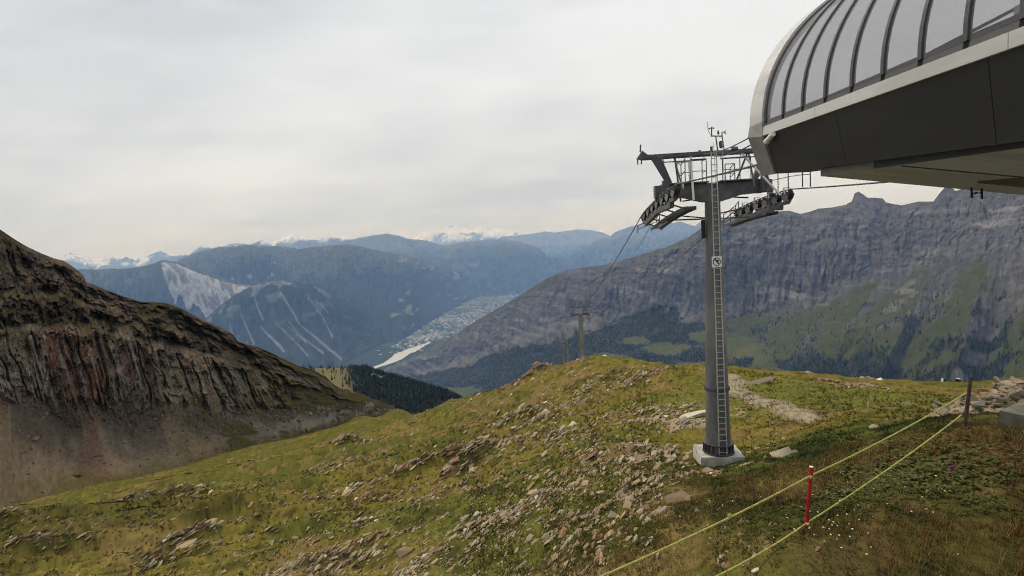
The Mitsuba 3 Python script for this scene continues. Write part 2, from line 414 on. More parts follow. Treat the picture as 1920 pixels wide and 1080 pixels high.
def paint_gully(X, Y, T, sp, sp2, n1, n2, n3, v, nrm, q):
    c = lerp(WOOD, ALP * 0.7, 0.7 * sstep(0.56, 0.66, n2))
    c = lerp(c, ROCK * 1.25, 0.75 * sstep(0.47, 0.58, n2 + 0.2 * (n1 - 0.5)) * sstep(0.42, 0.16, T + 0.25 * (n1 - 0.5)) * sstep(640, 570, X))
    for (xa, ya, xb, yb, w) in [(524, 556, 560, 606, 1.6), (560, 606, 640, 668, 2.3), (579, 567, 606, 600, 1.4), (606, 600, 623, 628, 1.8), (538, 600, 568, 632, 1.4), (568, 632, 604, 656, 1.9), (515, 602, 548, 634, 1.3), (548, 634, 577, 662, 1.8), (536, 608, 572, 638, 1.2), (489, 612, 532, 654, 2.3), (502, 622, 520, 642, 1.8), (478, 566, 492, 600, 1.4), (452, 590, 474, 640, 1.7), (470, 640, 498, 670, 1.5), (430, 610, 446, 650, 1.5), (600, 575, 612, 590, 1.0)]:
        d, t = line_d(X + 4.5 * (n2 - 0.5) + 5 * (n1 - 0.5), Y, (xa, ya), (xb, yb))
        c = lerp(c, DEBRIS * 0.72, (0.35 + 0.5 * n1) * sstep(1.5, 0.4, d / (w * (0.65 + 0.5 * t)) + 1.1 * (n2 - 0.5)) * sstep(0.0, 0.12, t + 0.2 * (n3 - 0.3)))
    return c


def paint_ridge(X, Y, T, sp, sp2, n1, n2, n3, v, nrm, q):
    c = lerp(ALP * 1.05, WOOD, sstep(0.16, 0.36, T + 0.3 * (n1 - 0.5) + 0.18 * (n2 - 0.5)))
    c = lerp(c, ROCK * 0.9, 0.7 * sstep(0.50, 0.62, n2) * sstep(0.20, 0.05, T) * sstep(760, 640, X))
    c = lerp(c, ALP * 2.2, 0.8 * sstep(0.62, 0.68, n2) * sstep(0.48, 0.60, n1))
    return c


mountain('forested_ridge', 'long dark blue forested ridge behind the scree mountain',
         [(335, 487, 17.5), (352, 480, 17.3), (375, 472, 17.1), (410, 463, 17), (440, 462, 17), (470, 459, 17), (500, 462, 17), (520, 461, 17), (560, 467, 17), (580, 464, 17), (600, 461, 17), (625, 460, 17), (650, 458, 17), (670, 460, 17.1), (700, 468, 17.4), (735, 474, 18), (770, 481, 18.8), (800, 486, 20), (850, 495, 23), (905, 510, 27), (940, 524, 30), (968, 541, 36)],
         [(330, 690), (560, 672), (640, 664), (700, 654), (760, 638), (800, 612), (850, 580), (900, 556), (940, 547), (970, 543)], 620, 170, paint_ridge, 0.045, 42)
mountain('scree_mountain', 'blue hazy mountain with a bare pale scree face below its peak',
         [(40, 522, 12.3), (110, 510, 12.4), (155, 504, 12.5), (180, 506, 12.5), (205, 504, 12.5), (230, 504, 12.5), (262, 500, 12.5), (285, 495, 12.5), (298, 490, 12.5), (309, 487, 12.5), (318, 490, 12.5), (335, 491, 12.5), (350, 496, 12.5), (370, 503, 12.5), (395, 512, 12.5), (420, 522, 12.5), (445, 531, 12.5), (472, 536, 12.4), (520, 560, 12.2)],
         [(40, 690), (300, 690), (520, 685)], 420, 190, paint_scree, 0.020, 44)
mountain('gully_mountain', 'blue hazy wooded mountain streaked by thin pale debris gullies',
         [(335, 650, 10.3), (360, 622, 10.4), (392, 592, 10.5), (410, 575, 10.6), (430, 560, 10.7), (455, 544, 10.8), (480, 533, 10.9), (500, 529, 10.9), (530, 526, 11), (555, 528, 11), (580, 532, 11.1), (610, 545, 11.3), (640, 560, 11.6), (670, 575, 12.2), (700, 592, 13), (730, 611, 13.8), (765, 633, 14)],
         [(335, 716), (450, 711), (560, 703), (640, 689), (670, 672), (705, 657), (740, 648), (768, 640)], 480, 200, paint_gully, 0.022, 40)

part('river', ribbon([(680, 700), (700, 691), (722, 683), (742, 674), (758, 663), (775, 655), (792, 648), (806, 642)], [40, 55, 75, 110, 150, 130, 70, 40], 6), 'water')
tag('river', 'pale gravelly river bed curving along the valley foot', kind='structure')
part('canal', [ribbon([(683, 656), (720, 642), (752, 629), (780, 618), (800, 610)], [16, 22, 24, 24, 18], 6), ribbon([(610, 690), (640, 678), (656, 668), (652, 672)], [18, 26, 40, 20], 6)], 'water')
tag('canal', 'straight pale channel crossing the dark valley woods', kind='structure')
part('gravel_strip', ribbon([(962, 533), (968, 538), (977, 546)], [45, 55, 45], 8), 'water')
tag('gravel_strip', 'short bright diagonal strip on the valley floor', kind='structure')
# far-off town: rows of small buildings that read as one mass
ms = []
for (px, py, n, sp, asp) in [(760, 650, 60, 500, 1), (880, 605, 260, 1500, 1), (835, 600, 160, 900, 1), (940, 575, 220, 1800, 1), (800, 632, 90, 420, 1), (985, 545, 160, 2200, 1), (1070, 497, 50, 3500, 1), (890, 628, 120, 700, 1), (930, 600, 120, 900, 1)]:
    c = floor_at(px, py)
    for _ in range(n):
        o = c + np.array([rng.normal() * sp * 0.5, rng.normal() * sp * 0.8, 0])
        o[2] = BASE - (o[0] ** 2 + o[1] ** 2) / (2 * 6371000 * 1.15) + 5
        s = rng.uniform(7, 18); l = s * rng.uniform(1, 2.6)
        a = 0.65 + rng.normal() * 0.25
        ms.append(box(o, (l * math.cos(a), l * math.sin(a), 0), (-s * math.sin(a), s * math.cos(a), 0), (0, 0, rng.uniform(5, 12))))
part('far_town', ms, 'town_wall')
tag('far_town', 'mass of tiny pale buildings of a far-off town on the valley floor', 'town', kind='stuff')
# ------------------------------------------------------------------ the great rock wall on the right
CREST = [(640, 726, 9.4), (700, 698, 9.1), (740, 683, 8.7), (765, 675, 8.5), (790, 659, 8.3), (832, 640, 8.0), (860, 623, 7.75), (885, 606, 7.5), (920, 585, 7.2), (955, 566, 6.9), (990, 544, 6.65), (1010, 532, 6.5), (1029, 520, 6.4), (1045, 513, 6.3), (1070, 505, 6.2), (1130, 497, 6.0), (1165, 488, 5.9), (1200, 478, 5.8), (1250, 463, 5.6), (1275, 452, 5.5), (1290, 445, 5.5), (1320, 425, 5.4), (1345, 414, 5.3), (1400, 401, 5.1), (1425, 400, 5.0), (1450, 397, 5.0), (1480, 395, 4.9), (1500, 401, 4.85), (1515, 398, 4.8), (1535, 391, 4.7), (1560, 389, 4.6), (1585, 384, 4.5), (1598, 377, 4.5), (1602, 363, 4.5), (1609, 359, 4.5), (1618, 364, 4.45), (1627, 371, 4.4), (1642, 371, 4.4), (1655, 372, 4.4), (1662, 380, 4.3), (1690, 385, 4.3), (1722, 378, 4.2), (1750, 378, 4.1), (1762, 362, 4.1), (1772, 351, 4.1), (1783, 351, 4.1), (1792, 358, 4.0), (1820, 349, 3.9), (1880, 345, 3.6), (1920, 338, 3.4), (2040, 330, 3.0), (2200, 340, 2.6)]
LEDGE = [(650, 722, 9.1), (720, 700, 8.5), (850, 652, 7.4), (1000, 572, 6.1), (1150, 535, 5.45), (1300, 495, 5.05), (1450, 455, 4.6), (1600, 432, 4.1), (1750, 425, 3.7), (1850, 410, 3.35), (1920, 400, 3.0), (2200, 400, 2.4)]
FOOT = [(660, 728, 8.8), (740, 712, 8.2), (860, 684, 7.1), (960, 650, 6.0), (1050, 625, 5.4), (1150, 604, 5.1), (1300, 592, 4.75), (1400, 585, 4.45), (1480, 570, 4.2), (1560, 553, 3.9), (1650, 525, 3.6), (1750, 497, 3.35), (1850, 482, 3.0), (1920, 470, 2.75), (2200, 460, 2.2)]
LOW = [(680, 740, 7.9), (760, 722, 7.2), (880, 712, 6.3), (1000, 700, 5.2), (1150, 682, 4.35), (1300, 664, 3.95), (1450, 645, 3.6), (1600, 625, 3.2), (1750, 605, 2.85), (1850, 595, 2.55), (1920, 590, 2.3), (2200, 590, 1.9)]
BOT = [(700, 775, 6.2), (770, 765, 5.6), (900, 775, 4.5), (1050, 785, 3.7), (1200, 785, 3.25), (1400, 775, 2.95), (1600, 760, 2.65), (1750, 755, 2.35), (1920, 755, 1.95), (2200, 755, 1.6)]
DEEP = [(720, 860, 5.0), (900, 880, 3.6), (1200, 900, 2.6), (1600, 880, 2.1), (1920, 880, 1.6), (2200, 880, 1.35)]
km = lambda rows: [[(a, b, c * 1000) for a, b, c in r] for r in rows]


def common_x(rows, n=160):
    """give all rows the same left-to-right spacing, so that what stands below the crest stays below it"""
    out = []
    for r in rows:
        r = np.asarray(r, float)
        x = np.linspace(r[0, 0], r[-1, 0], n) if len(r) > 2 else r[:, 0]
        out.append(np.stack([x] + [np.interp(x, r[:, 0], r[:, k]) for k in (1, 2)], 1))
    return out


rows = km([CREST, LEDGE, FOOT, LOW, BOT, DEEP])
lo, hi = 640, 2200
nu, nt = 860, 300
G, u, t = loft([rows[0]] + common_x(rows[1:]), nu, nt, [0, 0.22, 0.46, 0.72, 0.92, 1.0])
U, TT = np.meshgrid(u, t)
p = G / 1000
flat = G.reshape(-1, 3)
fo = sstep(0.0, 0.05, TT)                                        # nothing moves at the crest
cliff = sstep(0.02, 0.10, TT) * sstep(0.56, 0.44, TT)
lowr = sstep(0.44, 0.56, TT)
flute = ridged(p * [5.0, 5.0, 1.1], 4, 3); flute2 = ridged(p * [16, 16, 3.0], 3, 9)
big = fbm(p * [1.6, 1.6, 0.6], 3, 14)
outw = np.stack([-G[..., 0], -G[..., 1], 0 * G[..., 0]], -1); outw /= np.linalg.norm(outw, axis=-1, keepdims=True)
PX = lo + (hi - lo) * U
sc = np.linalg.norm(G, axis=-1) / 4000.0
Q = lambda a, b, k=0.0: np.stack([PX / a, TT * b, 0 * PX + k], -1)
lean = PX + 60 * (TT - 0.3)
warp = fbm(Q(70, 6), 4, 4)
ribs = ridged(np.stack([lean / 55, TT * 2.6, 0 * PX], -1) + 1.2 * (warp[..., None] - 0.5), 4, 2)
ribs2 = ridged(np.stack([lean / 17, TT * 5, 0 * PX + 3], -1) + 0.8 * (warp[..., None] - 0.5), 3, 12)
ramp = 0.3 + 1.3 * sstep(0.36, 0.62, fbm(Q(110, 4), 3, 41))
blk = np.round(6 * fbm(Q(15, 9), 3, 93)) / 6 - 0.5
blk2 = np.round(5 * fbm(Q(6, 34), 2, 96)) / 5 - 0.5
crack = sstep(0.07, 0.015, np.abs(fbm(np.stack([lean / 34 + 0.8 * fbm(Q(40, 12), 2, 95), TT * 2.4, 0 * PX], -1), 2, 94) - 0.5))
disp = fo * sc * (170 * (big - 0.5) + cliff * ramp * (60 * (ribs - 0.6) + 36 * (ribs2 - 0.5)) + (cliff + 0.8 * lowr) * (60 * blk + 34 * blk2) - (cliff + 0.5 * lowr) * 20 * crack + lowr * (120 * (ridged(Q(60, 5, 9), 4, 5) - 0.55)))
# grassy spurs that step out of the foot of the wall: a wide gentle side to the left, a steep one to the right
spurs = [((1858, 486, 2.95), (1775, 700, 2.15), 150, 70, 420), ((1754, 500, 3.3), (1640, 690, 2.6), 150, 55, 330), ((1655, 523, 3.6), (1560, 640, 3.1), 130, 60, 240), ((2010, 480, 2.7), (1950, 700, 1.9), 120, 80, 420)]
rowy = np.array([np.interp(np.linspace(0, 1, nu), (np.asarray(r)[:, 0] - r[0][0]) / (r[-1][0] - r[0][0]), np.asarray(r)[:, 1]) for r in rows])
rowx = np.array([np.interp(np.linspace(0, 1, nu), np.linspace(0, 1, len(r)), np.asarray(r)[:, 0]) if False else r[0][0] + (r[-1][0] - r[0][0]) * u for r in rows])
tk = np.array([0, 0.22, 0.46, 0.72, 0.92, 1.0])
qx = PchipInterpolator(tk, rowx, axis=0)(t); qy = PchipInterpolator(tk, rowy, axis=0)(t)
spur_h = np.zeros_like(qx)
for (a, b, wl, wr, amp) in spurs:
    s = (qy - a[1]) / (b[1] - a[1])
    xr = a[0] + (b[0] - a[0]) * s + 8 * (noise(p * 6, 31) - 0.5)
    dx = qx - xr
    grow = np.clip(s, 0, 1.3)
    prof = np.where(dx < 0, 1 - (-dx) / (wl * (0.25 + 0.9 * grow)), 1 - dx / (wr * (0.35 + 0.8 * grow)))
    spur_h = np.maximum(spur_h, np.clip(prof, 0, 1) * 1.05 * amp * sstep(-0.02, 0.35, s) * (0.4 + 0.6 * np.clip(s, 0, 1)))
disp = disp + spur_h * fo
G2 = G + outw * disp[..., None]
# beds of harder rock: the wall climbs in steps
zz = G2[..., 2]
step = 70.0
ph = (zz + 0.10 * G2[..., 0] + 170 * (fbm(p * 1.1, 3, 4) - 0.5)) / step
fr = ph - np.floor(ph)
G2[..., 2] = zz + fo * (0.8 * cliff * sstep(0.50, 0.62, fbm(p * [1.2, 1.2, 4], 3, 77)) + 0.15 * lowr) * step * (sstep(0.15, 0.85, fr) - fr)
v = G2.reshape(-1, 3)
f = grid_faces(nt, nu)
nn = np.cross(v[f[:, 1]] - v[f[:, 0]], v[f[:, 2]] - v[f[:, 0]])
if (nn[:, 1] > 0).mean() > 0.5:
    f = f[:, ::-1]
nrm = vnormals(v, f)
p = v / 1000
n1 = fbm(p * 1.6, 4, 51); n2 = fbm(p * 6, 4, 52); n3 = fbm(p * [30, 30, 30], 2, 53); bed = fbm(np.stack([1.3 * p[:, 0], 1.3 * p[:, 1], 20 * (p[:, 2] + 0.10 * p[:, 0] + 0.10 * n1)], 1), 4, 54); streak = fbm(np.stack([lean.ravel() / 9, TT.ravel() * 4, 0 * p[:, 0]], 1), 3, 55)
tt = TT.ravel(); uu = U.ravel(); sx = qx.ravel(); sy = qy.ravel()
rockA, rockB, rockW = np.array([0.074, 0.072, 0.074]), np.array([0.118, 0.114, 0.113]), np.array([0.21, 0.20, 0.19])
col = lerp(rockA, rockB, np.clip(0.5 + 4.2 * (0.5 * bed + 0.5 * streak - 0.5) + 1.0 * (n1 - 0.5) + 0.8 * (n3 - 0.5), 0, 1))
col = lerp(col, rockW, 0.75 * sstep(0.56, 0.68, 0.5 * bed + 0.5 * n2) * sstep(0.34, 0.5, n1))
col = lerp(col, rockA * 0.62, 0.7 * sstep(0.57, 0.70, streak) * sstep(0.45, 0.55, n2))
col *= (0.68 + 0.64 * n3)[:, None]
grass = np.array([0.046, 0.058, 0.018]); grassb = np.array([0.070, 0.068, 0.029]); wood = np.array([0.014, 0.020, 0.015])
gcol = lerp(grass, grassb, np.clip(0.5 + 2.5 * (n2 - 0.5), 0, 1)) * (0.75 + 0.5 * n3)[:, None]
# land cover: turf wherever the lower slopes are not too steep, on the left sides of the spurs and on ledges
left_side = np.zeros(len(v))
for (a, b, wl, wr, amp) in spurs:
    s = (sy - a[1]) / (b[1] - a[1])
    dx = sx - (a[0] + (b[0] - a[0]) * s)
    k = np.clip(s, 0, 1.3)
    left_side = np.maximum(left_side, sstep(8, -6, dx + 30 * (n2 - 0.5)) * sstep(-wl * (0.25 + 0.85 * k) - 10, -wl * (0.25 + 0.85 * k) + 25, dx + 40 * (n2 - 0.5)) * sstep(-0.06, 0.08, s + 0.25 * (n2 - 0.5)))
turf = left_side * sstep(0.70, 0.56, n2 + 0.2 * (bed - 0.5))
basin = sstep(560, 600, sy + 60 * (n2 - 0.5)) * sstep(1280, 1380, sx + 120 * (n1 - 0.5)) * sstep(1640, 1560, sx + 80 * (n2 - 0.5)) * sstep(0.44, 0.52, tt)
turf = np.maximum(turf, basin * sstep(0.58, 0.46, n2))
turf = np.maximum(turf, 0.75 * sstep(0.16, 0.0, tt) * sstep(1500, 1000, sx) * sstep(0.36, 0.5, n1))
turf = np.maximum(turf, lowr.ravel() * sstep(0.62, 0.80, nrm[:, 2] + 0.3 * (n2 - 0.5)) * 0.45 * sstep(0.75, 0.55, tt))
col = lerp(col, gcol, turf)
woods = sstep(0.47, 0.50, tt + 0.30 * (n1 - 0.5) + 0.14 * (n2 - 0.5)) * sstep(1560, 1300, sx + 200 * (n1 - 0.5)) * (1 - basin * sstep(0.60, 0.45, n2))
woods = np.maximum(woods, sstep(0.72, 0.80, tt + 0.12 * (n2 - 0.5)) * sstep(0.44, 0.52, n2 + 0.2 * (n1 - 0.5)))
woods = np.maximum(woods, lowr.ravel() * sstep(0.55, 0.62, n2) * (1 - turf) * 0.6 * sstep(0.5, 0.7, tt))
meadow = np.zeros(len(v))
for (mx, my, a, b) in [(1395, 657, 55, 16), (860, 738, 40, 10), (1180, 700, 60, 8), (1330, 632, 30, 7), (1250, 652, 45, 9), (1300, 690, 40, 12), (1190, 640, 26, 6), (1140, 668, 40, 7), (1460, 690, 40, 10), (1070, 700, 30, 7)]:
    meadow = np.maximum(meadow, sstep(1.2, 0.8, np.hypot((sx - mx) / a, (sy - my) / b) + 2.2 * (n2 - 0.5) + 1.6 * (n1 - 0.5)))
woods *= 1 - meadow
col = lerp(col, gcol * 1.25, meadow)
col = lerp(col, lerp(wood, gcol * 0.5, sstep(0.52, 0.62, fbm(p * [12, 12, 12], 3, 57))), 0.90 * woods)
# pale limestone band that breaks the woods at the left foot
pale = sstep(0.055, 0.02, np.abs(tt - 0.42 - 0.06 * (n1 - 0.5) - 0.05 * (n2 - 0.5))) * sstep(1250, 1000, sx)
col = lerp(col, rockW * 0.9, 0.55 * pale * sstep(0.40, 0.5, n2))
add('rock_wall', mikit.ply(trimesh.Trimesh(v, f, process=False), 'earth', smooth=False, color=np.clip(col, 0.008, 0.8)))
tag('rock_wall', 'huge grey rock wall with grassy spurs across the right background', kind='structure')
WALL = (v, f, nrm, woods, sx, sy)


def conifers(pos, hts, wid, seed, base=(0.020, 0.030, 0.019), tiers=2, sides=5):
    """many conifers as one mesh: each a stack of ragged cones, with its own size and tone"""
    r = np.random.default_rng(seed)
    n = len(pos)
    vs, fs, cs, k = [], [], [], 0
    ang = np.arange(sides) * 2 * np.pi / sides
    tone = r.uniform(0.5, 1.9, n)
    for q in range(tiers):
        z0, z1 = q / tiers * 0.8, min(1.0, (q + 1.45) / tiers)
        if q == tiers - 1: z1 = 1.0
        rad = wid * (1 - 0.62 * q / max(1, tiers - 1) if tiers > 1 else 1)
        a = ang[None] + r.uniform(0, 6.28, n)[:, None]
        jit = r.uniform(0.65, 1.25, (n, sides))
        ring = np.stack([np.cos(a) * rad[:, None] * jit, np.sin(a) * rad[:, None] * jit, np.broadcast_to((z0 * hts)[:, None], a.shape) + r.uniform(-0.04, 0.04, a.shape) * hts[:, None]], -1)
        tip = np.stack([0 * hts, 0 * hts, z1 * hts], -1)[:, None]
        vv = np.concatenate([ring, tip], 1) + pos[:, None]
        vs.append(vv.reshape(-1, 3))
        i = np.arange(sides); tri = np.stack([i, (i + 1) % sides, i * 0 + sides], 1)
        fs.append((tri[None] + (np.arange(n) * (sides + 1))[:, None, None]).reshape(-1, 3) + k)
        k += n * (sides + 1)
        cs.append((np.asarray(base) * tone[:, None] * [1, 1, 1])[:, None].repeat(sides + 1, 1).reshape(-1, 3))
    return np.vstack(vs), np.vstack(fs), np.vstack(cs)


def scatter(v, f, weight, n, seed):
    r = np.random.default_rng(seed)
    a, b, c = v[f[:, 0]], v[f[:, 1]], v[f[:, 2]]
    ar = np.linalg.norm(np.cross(b - a, c - a), axis=1) * weight[f].mean(1)
    k = r.choice(len(f), n, p=ar / ar.sum())
    s, q = r.uniform(0, 1, (2, n)); sw = s + q > 1; s, q = np.where(sw, 1 - s, s), np.where(sw, 1 - q, q)
    return a[k] + s[:, None] * (b - a)[k] + q[:, None] * (c - a)[k]


# the share of each wood that stands in view is planted densely (weight by nearness keeps far slopes from eating the trees)
edge = sstep(0.40, 0.47, tt) * sstep(1600, 1350, sx) * (1 - meadow) * sstep(0.40, 0.55, n2)
wgt = (woods * sstep(0.30, 0.46, n2 + 0.3 * (n1 - 0.5)) + 0.10 * edge + 0.02 * turf * (sy > 560)) / (v[:, 1] / 4000)
pos = scatter(v, f, wgt * (sy < 770), 17000, 5)
ht = np.random.default_rng(3).uniform(9, 30, len(pos))
tv, tf, tc = conifers(pos - [0, 0, 2], ht, ht * 0.22, 6)
add('far_forest', mikit.ply(trimesh.Trimesh(tv, tf, process=False), 'plant', color=tc))
tag('far_forest', 'dark conifer woods covering the foot of the grey rock wall', 'forest', kind='stuff')
# ------------------------------------------------------------------ the dark cliff and its scree on the left
XF = [-200, 0, 40, 150, 300, 400, 560, 640, 690, 735]
DF = [108, 122, 130, 145, 165, 190, 250, 320, 400, 520]
FOOTD = lambda x: np.interp(x, XF, DF)
FAC = {'deb': [1.2, 1.05, 1.01], 'slab': [1.25, 1.11, 1.02], 'mid': [1.34, 1.18, 1.03], 'crest': [1.67, 1.26, 1.05]}


def lrow(pts, fac):
    return [(x, y, FOOTD(x) * (np.interp(x, [0, 400, 735], FAC[fac]) if fac else 1.0)) for x, y in pts]


Lcrest = lrow([(-200, 330), (-100, 375), (0, 430), (25, 447), (50, 462), (75, 474), (100, 484), (120, 489), (135, 499), (150, 510), (158, 520), (161, 529), (175, 533), (200, 544), (225, 553), (250, 561), (260, 565), (285, 566), (310, 568), (335, 576), (350, 584), (375, 597), (400, 608), (420, 617), (438, 628), (446, 641), (456, 644), (475, 648), (500, 657), (520, 667), (545, 680), (560, 687), (580, 692), (600, 702), (640, 730), (665, 742), (690, 749), (715, 756), (740, 764)], 'crest')
Lmid = lrow([(-200, 580), (0, 612), (100, 612), (200, 622), (300, 642), (400, 668), (480, 692), (560, 715), (640, 740), (690, 754), (738, 766)], 'mid')
Lslab = lrow([(-200, 690), (0, 722), (100, 742), (200, 742), (300, 738), (400, 752), (480, 760), (560, 756), (640, 754), (690, 761), (737, 768)], 'slab')
Ldeb = lrow([(-200, 740), (0, 770), (70, 790), (130, 812), (190, 815), (250, 822), (330, 802), (420, 806), (500, 790), (560, 785), (640, 770), (690, 767), (736, 769)], 'deb')
Lfoot = lrow([(-200, 980), (0, 950), (40, 944), (150, 912), (300, 886), (400, 856), (500, 830), (560, 816), (640, 796), (690, 779), (735, 771)], None)
Lund = [(x, y + 40, d * 0.93) for x, y, d in Lfoot]
rows = [Lcrest, Lmid, Lslab, Ldeb, Lfoot, Lund]
TK = [0, 0.34, 0.58, 0.70, 0.95, 1.0]
lo, hi = -200, 737
nu, nt = 580, 305
G, u, t = loft(rows, nu, nt, TK)
U, TT = np.meshgrid(u, t)
px = lo + (hi - lo) * U
far = np.linalg.norm(G, axis=-1)
sc = far / 170.0                                                   # the far end is built of coarser relief
out = np.stack([-G[..., 0], -G[..., 1], 0 * px], -1); out /= np.linalg.norm(out, axis=-1, keepdims=True)
# along-slope coordinate: the beds dip to the right, so the ribs of the slabs lean
a_ = px + 70 * (TT - 0.46) * 2.0 * -1.0
q = np.stack([a_ / 34, TT * 2.4, 0 * px], -1)
rib = ridged(q + 1.3 * (fbm(np.stack([px / 60, TT * 7, 0 * px], -1), 4, 4)[..., None] - 0.5), 4, 2)
ribamp = 0.35 + 1.3 * sstep(0.35, 0.62, fbm(np.stack([px / 70, TT * 4, 0 * px], -1), 3, 41))
rib2 = ridged(np.stack([a_ / 8, TT * 5.0, 0 * px + 3], -1), 2, 12)
crag = fbm(np.stack([px / 30, TT * 12, 0 * px], -1), 5, 6)
slab = sstep(0.32, 0.40, TT + 0.05 * (crag - 0.5)) * sstep(0.66, 0.575, TT + 0.06 * (crag - 0.5)) * sstep(640, 520, px)
upper = sstep(0.0, 0.06, TT) * sstep(0.42, 0.32, TT)
scree = sstep(0.62, 0.72, TT + 0.10 * (fbm(np.stack([px / 60, TT * 2, 0 * px], -1), 3, 8) - 0.5))
gull = fbm(np.stack([(px - 90 * TT) / 70, TT * 1.2, 0 * px], -1), 3, 19)
knob = ridged(np.stack([px / 75, TT * 5, 0 * px], -1), 4, 23)
led = np.abs(((TT * 9 + px / 300 + 0.8 * fbm(np.stack([px / 90, TT * 3, 0 * px], -1), 2, 33)) % 1.0) - 0.5) * 2
d = sc * (slab * ribamp * (4.2 * (rib - 0.6) + 2.4 * (rib2 - 0.5)) + upper * (9.0 * (knob - 0.55) + 1.8 * (led - 0.5) + 9.0 * (crag - 0.5)) + scree * 8.0 * (gull - 0.5)) + sc * sstep(0, 0.05, TT) * (2.0 * (crag - 0.5) * (1 - scree))
d += sc * 3.4 * sstep(0.54, 0.58, TT) * sstep(0.72, 0.62, TT) * (knob - 0.4)
blk = np.round(5 * fbm(np.stack([px / 16, TT * 26, 0 * px], -1), 3, 93)) / 5 - 0.5
d += sc * sstep(0, 0.04, TT) * (1 - scree) * (upper * 7.0 + slab * 3.0 + 2.0) * blk
crack = sstep(0.09, 0.02, np.abs(fbm(np.stack([a_ / 26 + 0.7 * fbm(np.stack([px / 30, TT * 14, 0 * px], -1), 2, 95), TT * 2.2, 0 * px], -1), 2, 94) - 0.5))
d += sc * 5.0 * (sstep(0.33, 0.355, TT + 0.03 * (crag - 0.5)) - 0.6) * sstep(0.0, 0.2, TT) * sstep(0.62, 0.5, TT) * sstep(600, 480, px)
d -= sc * crack * (slab * 2.2 + upper * 1.8) * sstep(0.02, 0.08, TT)
d += sc * 0.8 * sstep(0, 0.05, TT) * (1 - 0.7 * scree) * (noise(np.stack([px / 2.6, TT * 110, 0 * px], -1), 9) - 0.5)
G2 = G + out * d[..., None]
v = G2.reshape(-1, 3)
f = grid_faces(nt, nu)
nn = np.cross(v[f[:, 1]] - v[f[:, 0]], v[f[:, 2]] - v[f[:, 0]])
if ((nn * v[f[:, 0]]).sum(1) > 0).mean() > 0.5:
    f = f[:, ::-1]
nrm = vnormals(v, f)
P = np.stack([px.ravel() / 50, TT.ravel() * 7, far.ravel() / 60], 1)
n1 = fbm(P * 0.6, 4, 61); n2 = fbm(P * 2.4, 4, 62); n3 = noise(P * 14, 63)
T1 = TT.ravel(); X1 = px.ravel(); SL = slab.ravel(); SC = scree.ravel()
darkrock = np.array([0.072, 0.060, 0.047]); brown = np.array([0.108, 0.082, 0.058]); redr = np.array([0.135, 0.072, 0.052]); greyr = np.array([0.165, 0.152, 0.125]); turf = np.array([0.062, 0.056, 0.019]); screec = np.array([0.150, 0.118, 0.080]); screer = np.array([0.140, 0.085, 0.060])
col = lerp(darkrock, brown, sstep(0.35, 0.65, n2))
col = lerp(col, turf * 0.7, sstep(0.54, 0.68, n1) * 0.5)
ribr = rib.ravel(); st = fbm(np.stack([a_.ravel() / 9, T1 * 4, 0 * X1], 1), 3, 66)
sl_c = lerp(lerp(darkrock * 1.2, brown * 1.15, sstep(0.35, 0.6, n2)), redr * 1.1, sstep(0.52, 0.62, n1) * 0.8)
sl_c = lerp(sl_c * 1.15, greyr * 1.1, sstep(0.46, 0.60, st) * 0.9)
sl_c = lerp(sl_c, turf * 0.9, 0.6 * sstep(0.50, 0.62, fbm(P * 1.3, 3, 68)) * sstep(0.15, 0.5, nrm[:, 2]))
col = lerp(col * lerp(np.array([1.0, 1.0, 1.0]), np.array([0.72, 0.72, 0.74]), sstep(0.42, 0.58, fbm(P * [0.5, 1.5, 1], 3, 69))), sl_c, SL)
col = lerp(col, turf * 1.0, 0.5 * sstep(0.55, 0.65, fbm(P * [0.8, 2.0, 1], 3, 71)) * (1 - SL) * (1 - SC) * sstep(0.2, 0.5, nrm[:, 2]))
green_far = sstep(420, 560, X1) * sstep(0.36, 0.5, n1 + 0.1 * (n2 - 0.5)) * (1 - SC)
col = lerp(col, turf * 1.05, 0.8 * green_far)
sg = lerp(screec, screer, sstep(0.50, 0.62, fbm(np.stack([(X1 - 90 * T1) / 55, T1 * 1.5, 0 * X1], 1), 3, 81)) * sstep(330, 120, X1))
sg = lerp(sg, np.array([0.17, 0.15, 0.12]), sstep(430, 540, X1))
sg = lerp(sg, darkrock * 1.1, 0.8 * sstep(0.47, 0.58, 0.5 * sstep(0.78, 0.66, T1) * 0.3 + fbm(np.stack([(X1 - 140 * T1) / 45, T1 * 3, 0 * X1], 1), 4, 82)) * sstep(0.90, 0.74, T1) * (X1 > 20))
sg = lerp(sg, turf, 0.85 * sstep(0.54, 0.62, fbm(np.stack([(X1 - 120 * T1) / 60, T1 * 4, 0 * X1], 1), 4, 83)) * sstep(280, 430, X1))
sg = lerp(sg, turf * 1.2, sstep(0.86, 0.97, T1 + 0.12 * (n2 - 0.5)) * sstep(-50, 80, X1) * 0.9)
col = lerp(col, sg, SC)
col *= (0.72 + 0.56 * n3)[:, None]
# pale trails across the far saddle
for (a, b) in [((566, 800), (668, 776)), ((668, 776), (700, 758)), ((600, 770), (668, 776)), ((690, 745), (694, 775))]:
    A, B = at(*a, FOOTD(a[0]) * 1.02), at(*b, FOOTD(b[0]) * 1.02)
    ab = (B - A); qv = v - A
    tt_ = np.clip(qv @ ab / (ab @ ab), 0, 1); dd = np.linalg.norm(qv - tt_[:, None] * ab, axis=1)
    col = lerp(col, np.array([0.24, 0.21, 0.16]), 0.85 * sstep(3.2, 1.2, dd + 2 * (n2 - 0.5)))
add('dark_cliff', mikit.ply(trimesh.Trimesh(v, f, process=False), 'earth', smooth=False, color=np.clip(col, 0.01, 0.6)))
tag('dark_cliff', 'dark brown ribbed cliff with reddish scree fans below it on the left', kind='structure')
CL = (v, f, T1, X1, SC)

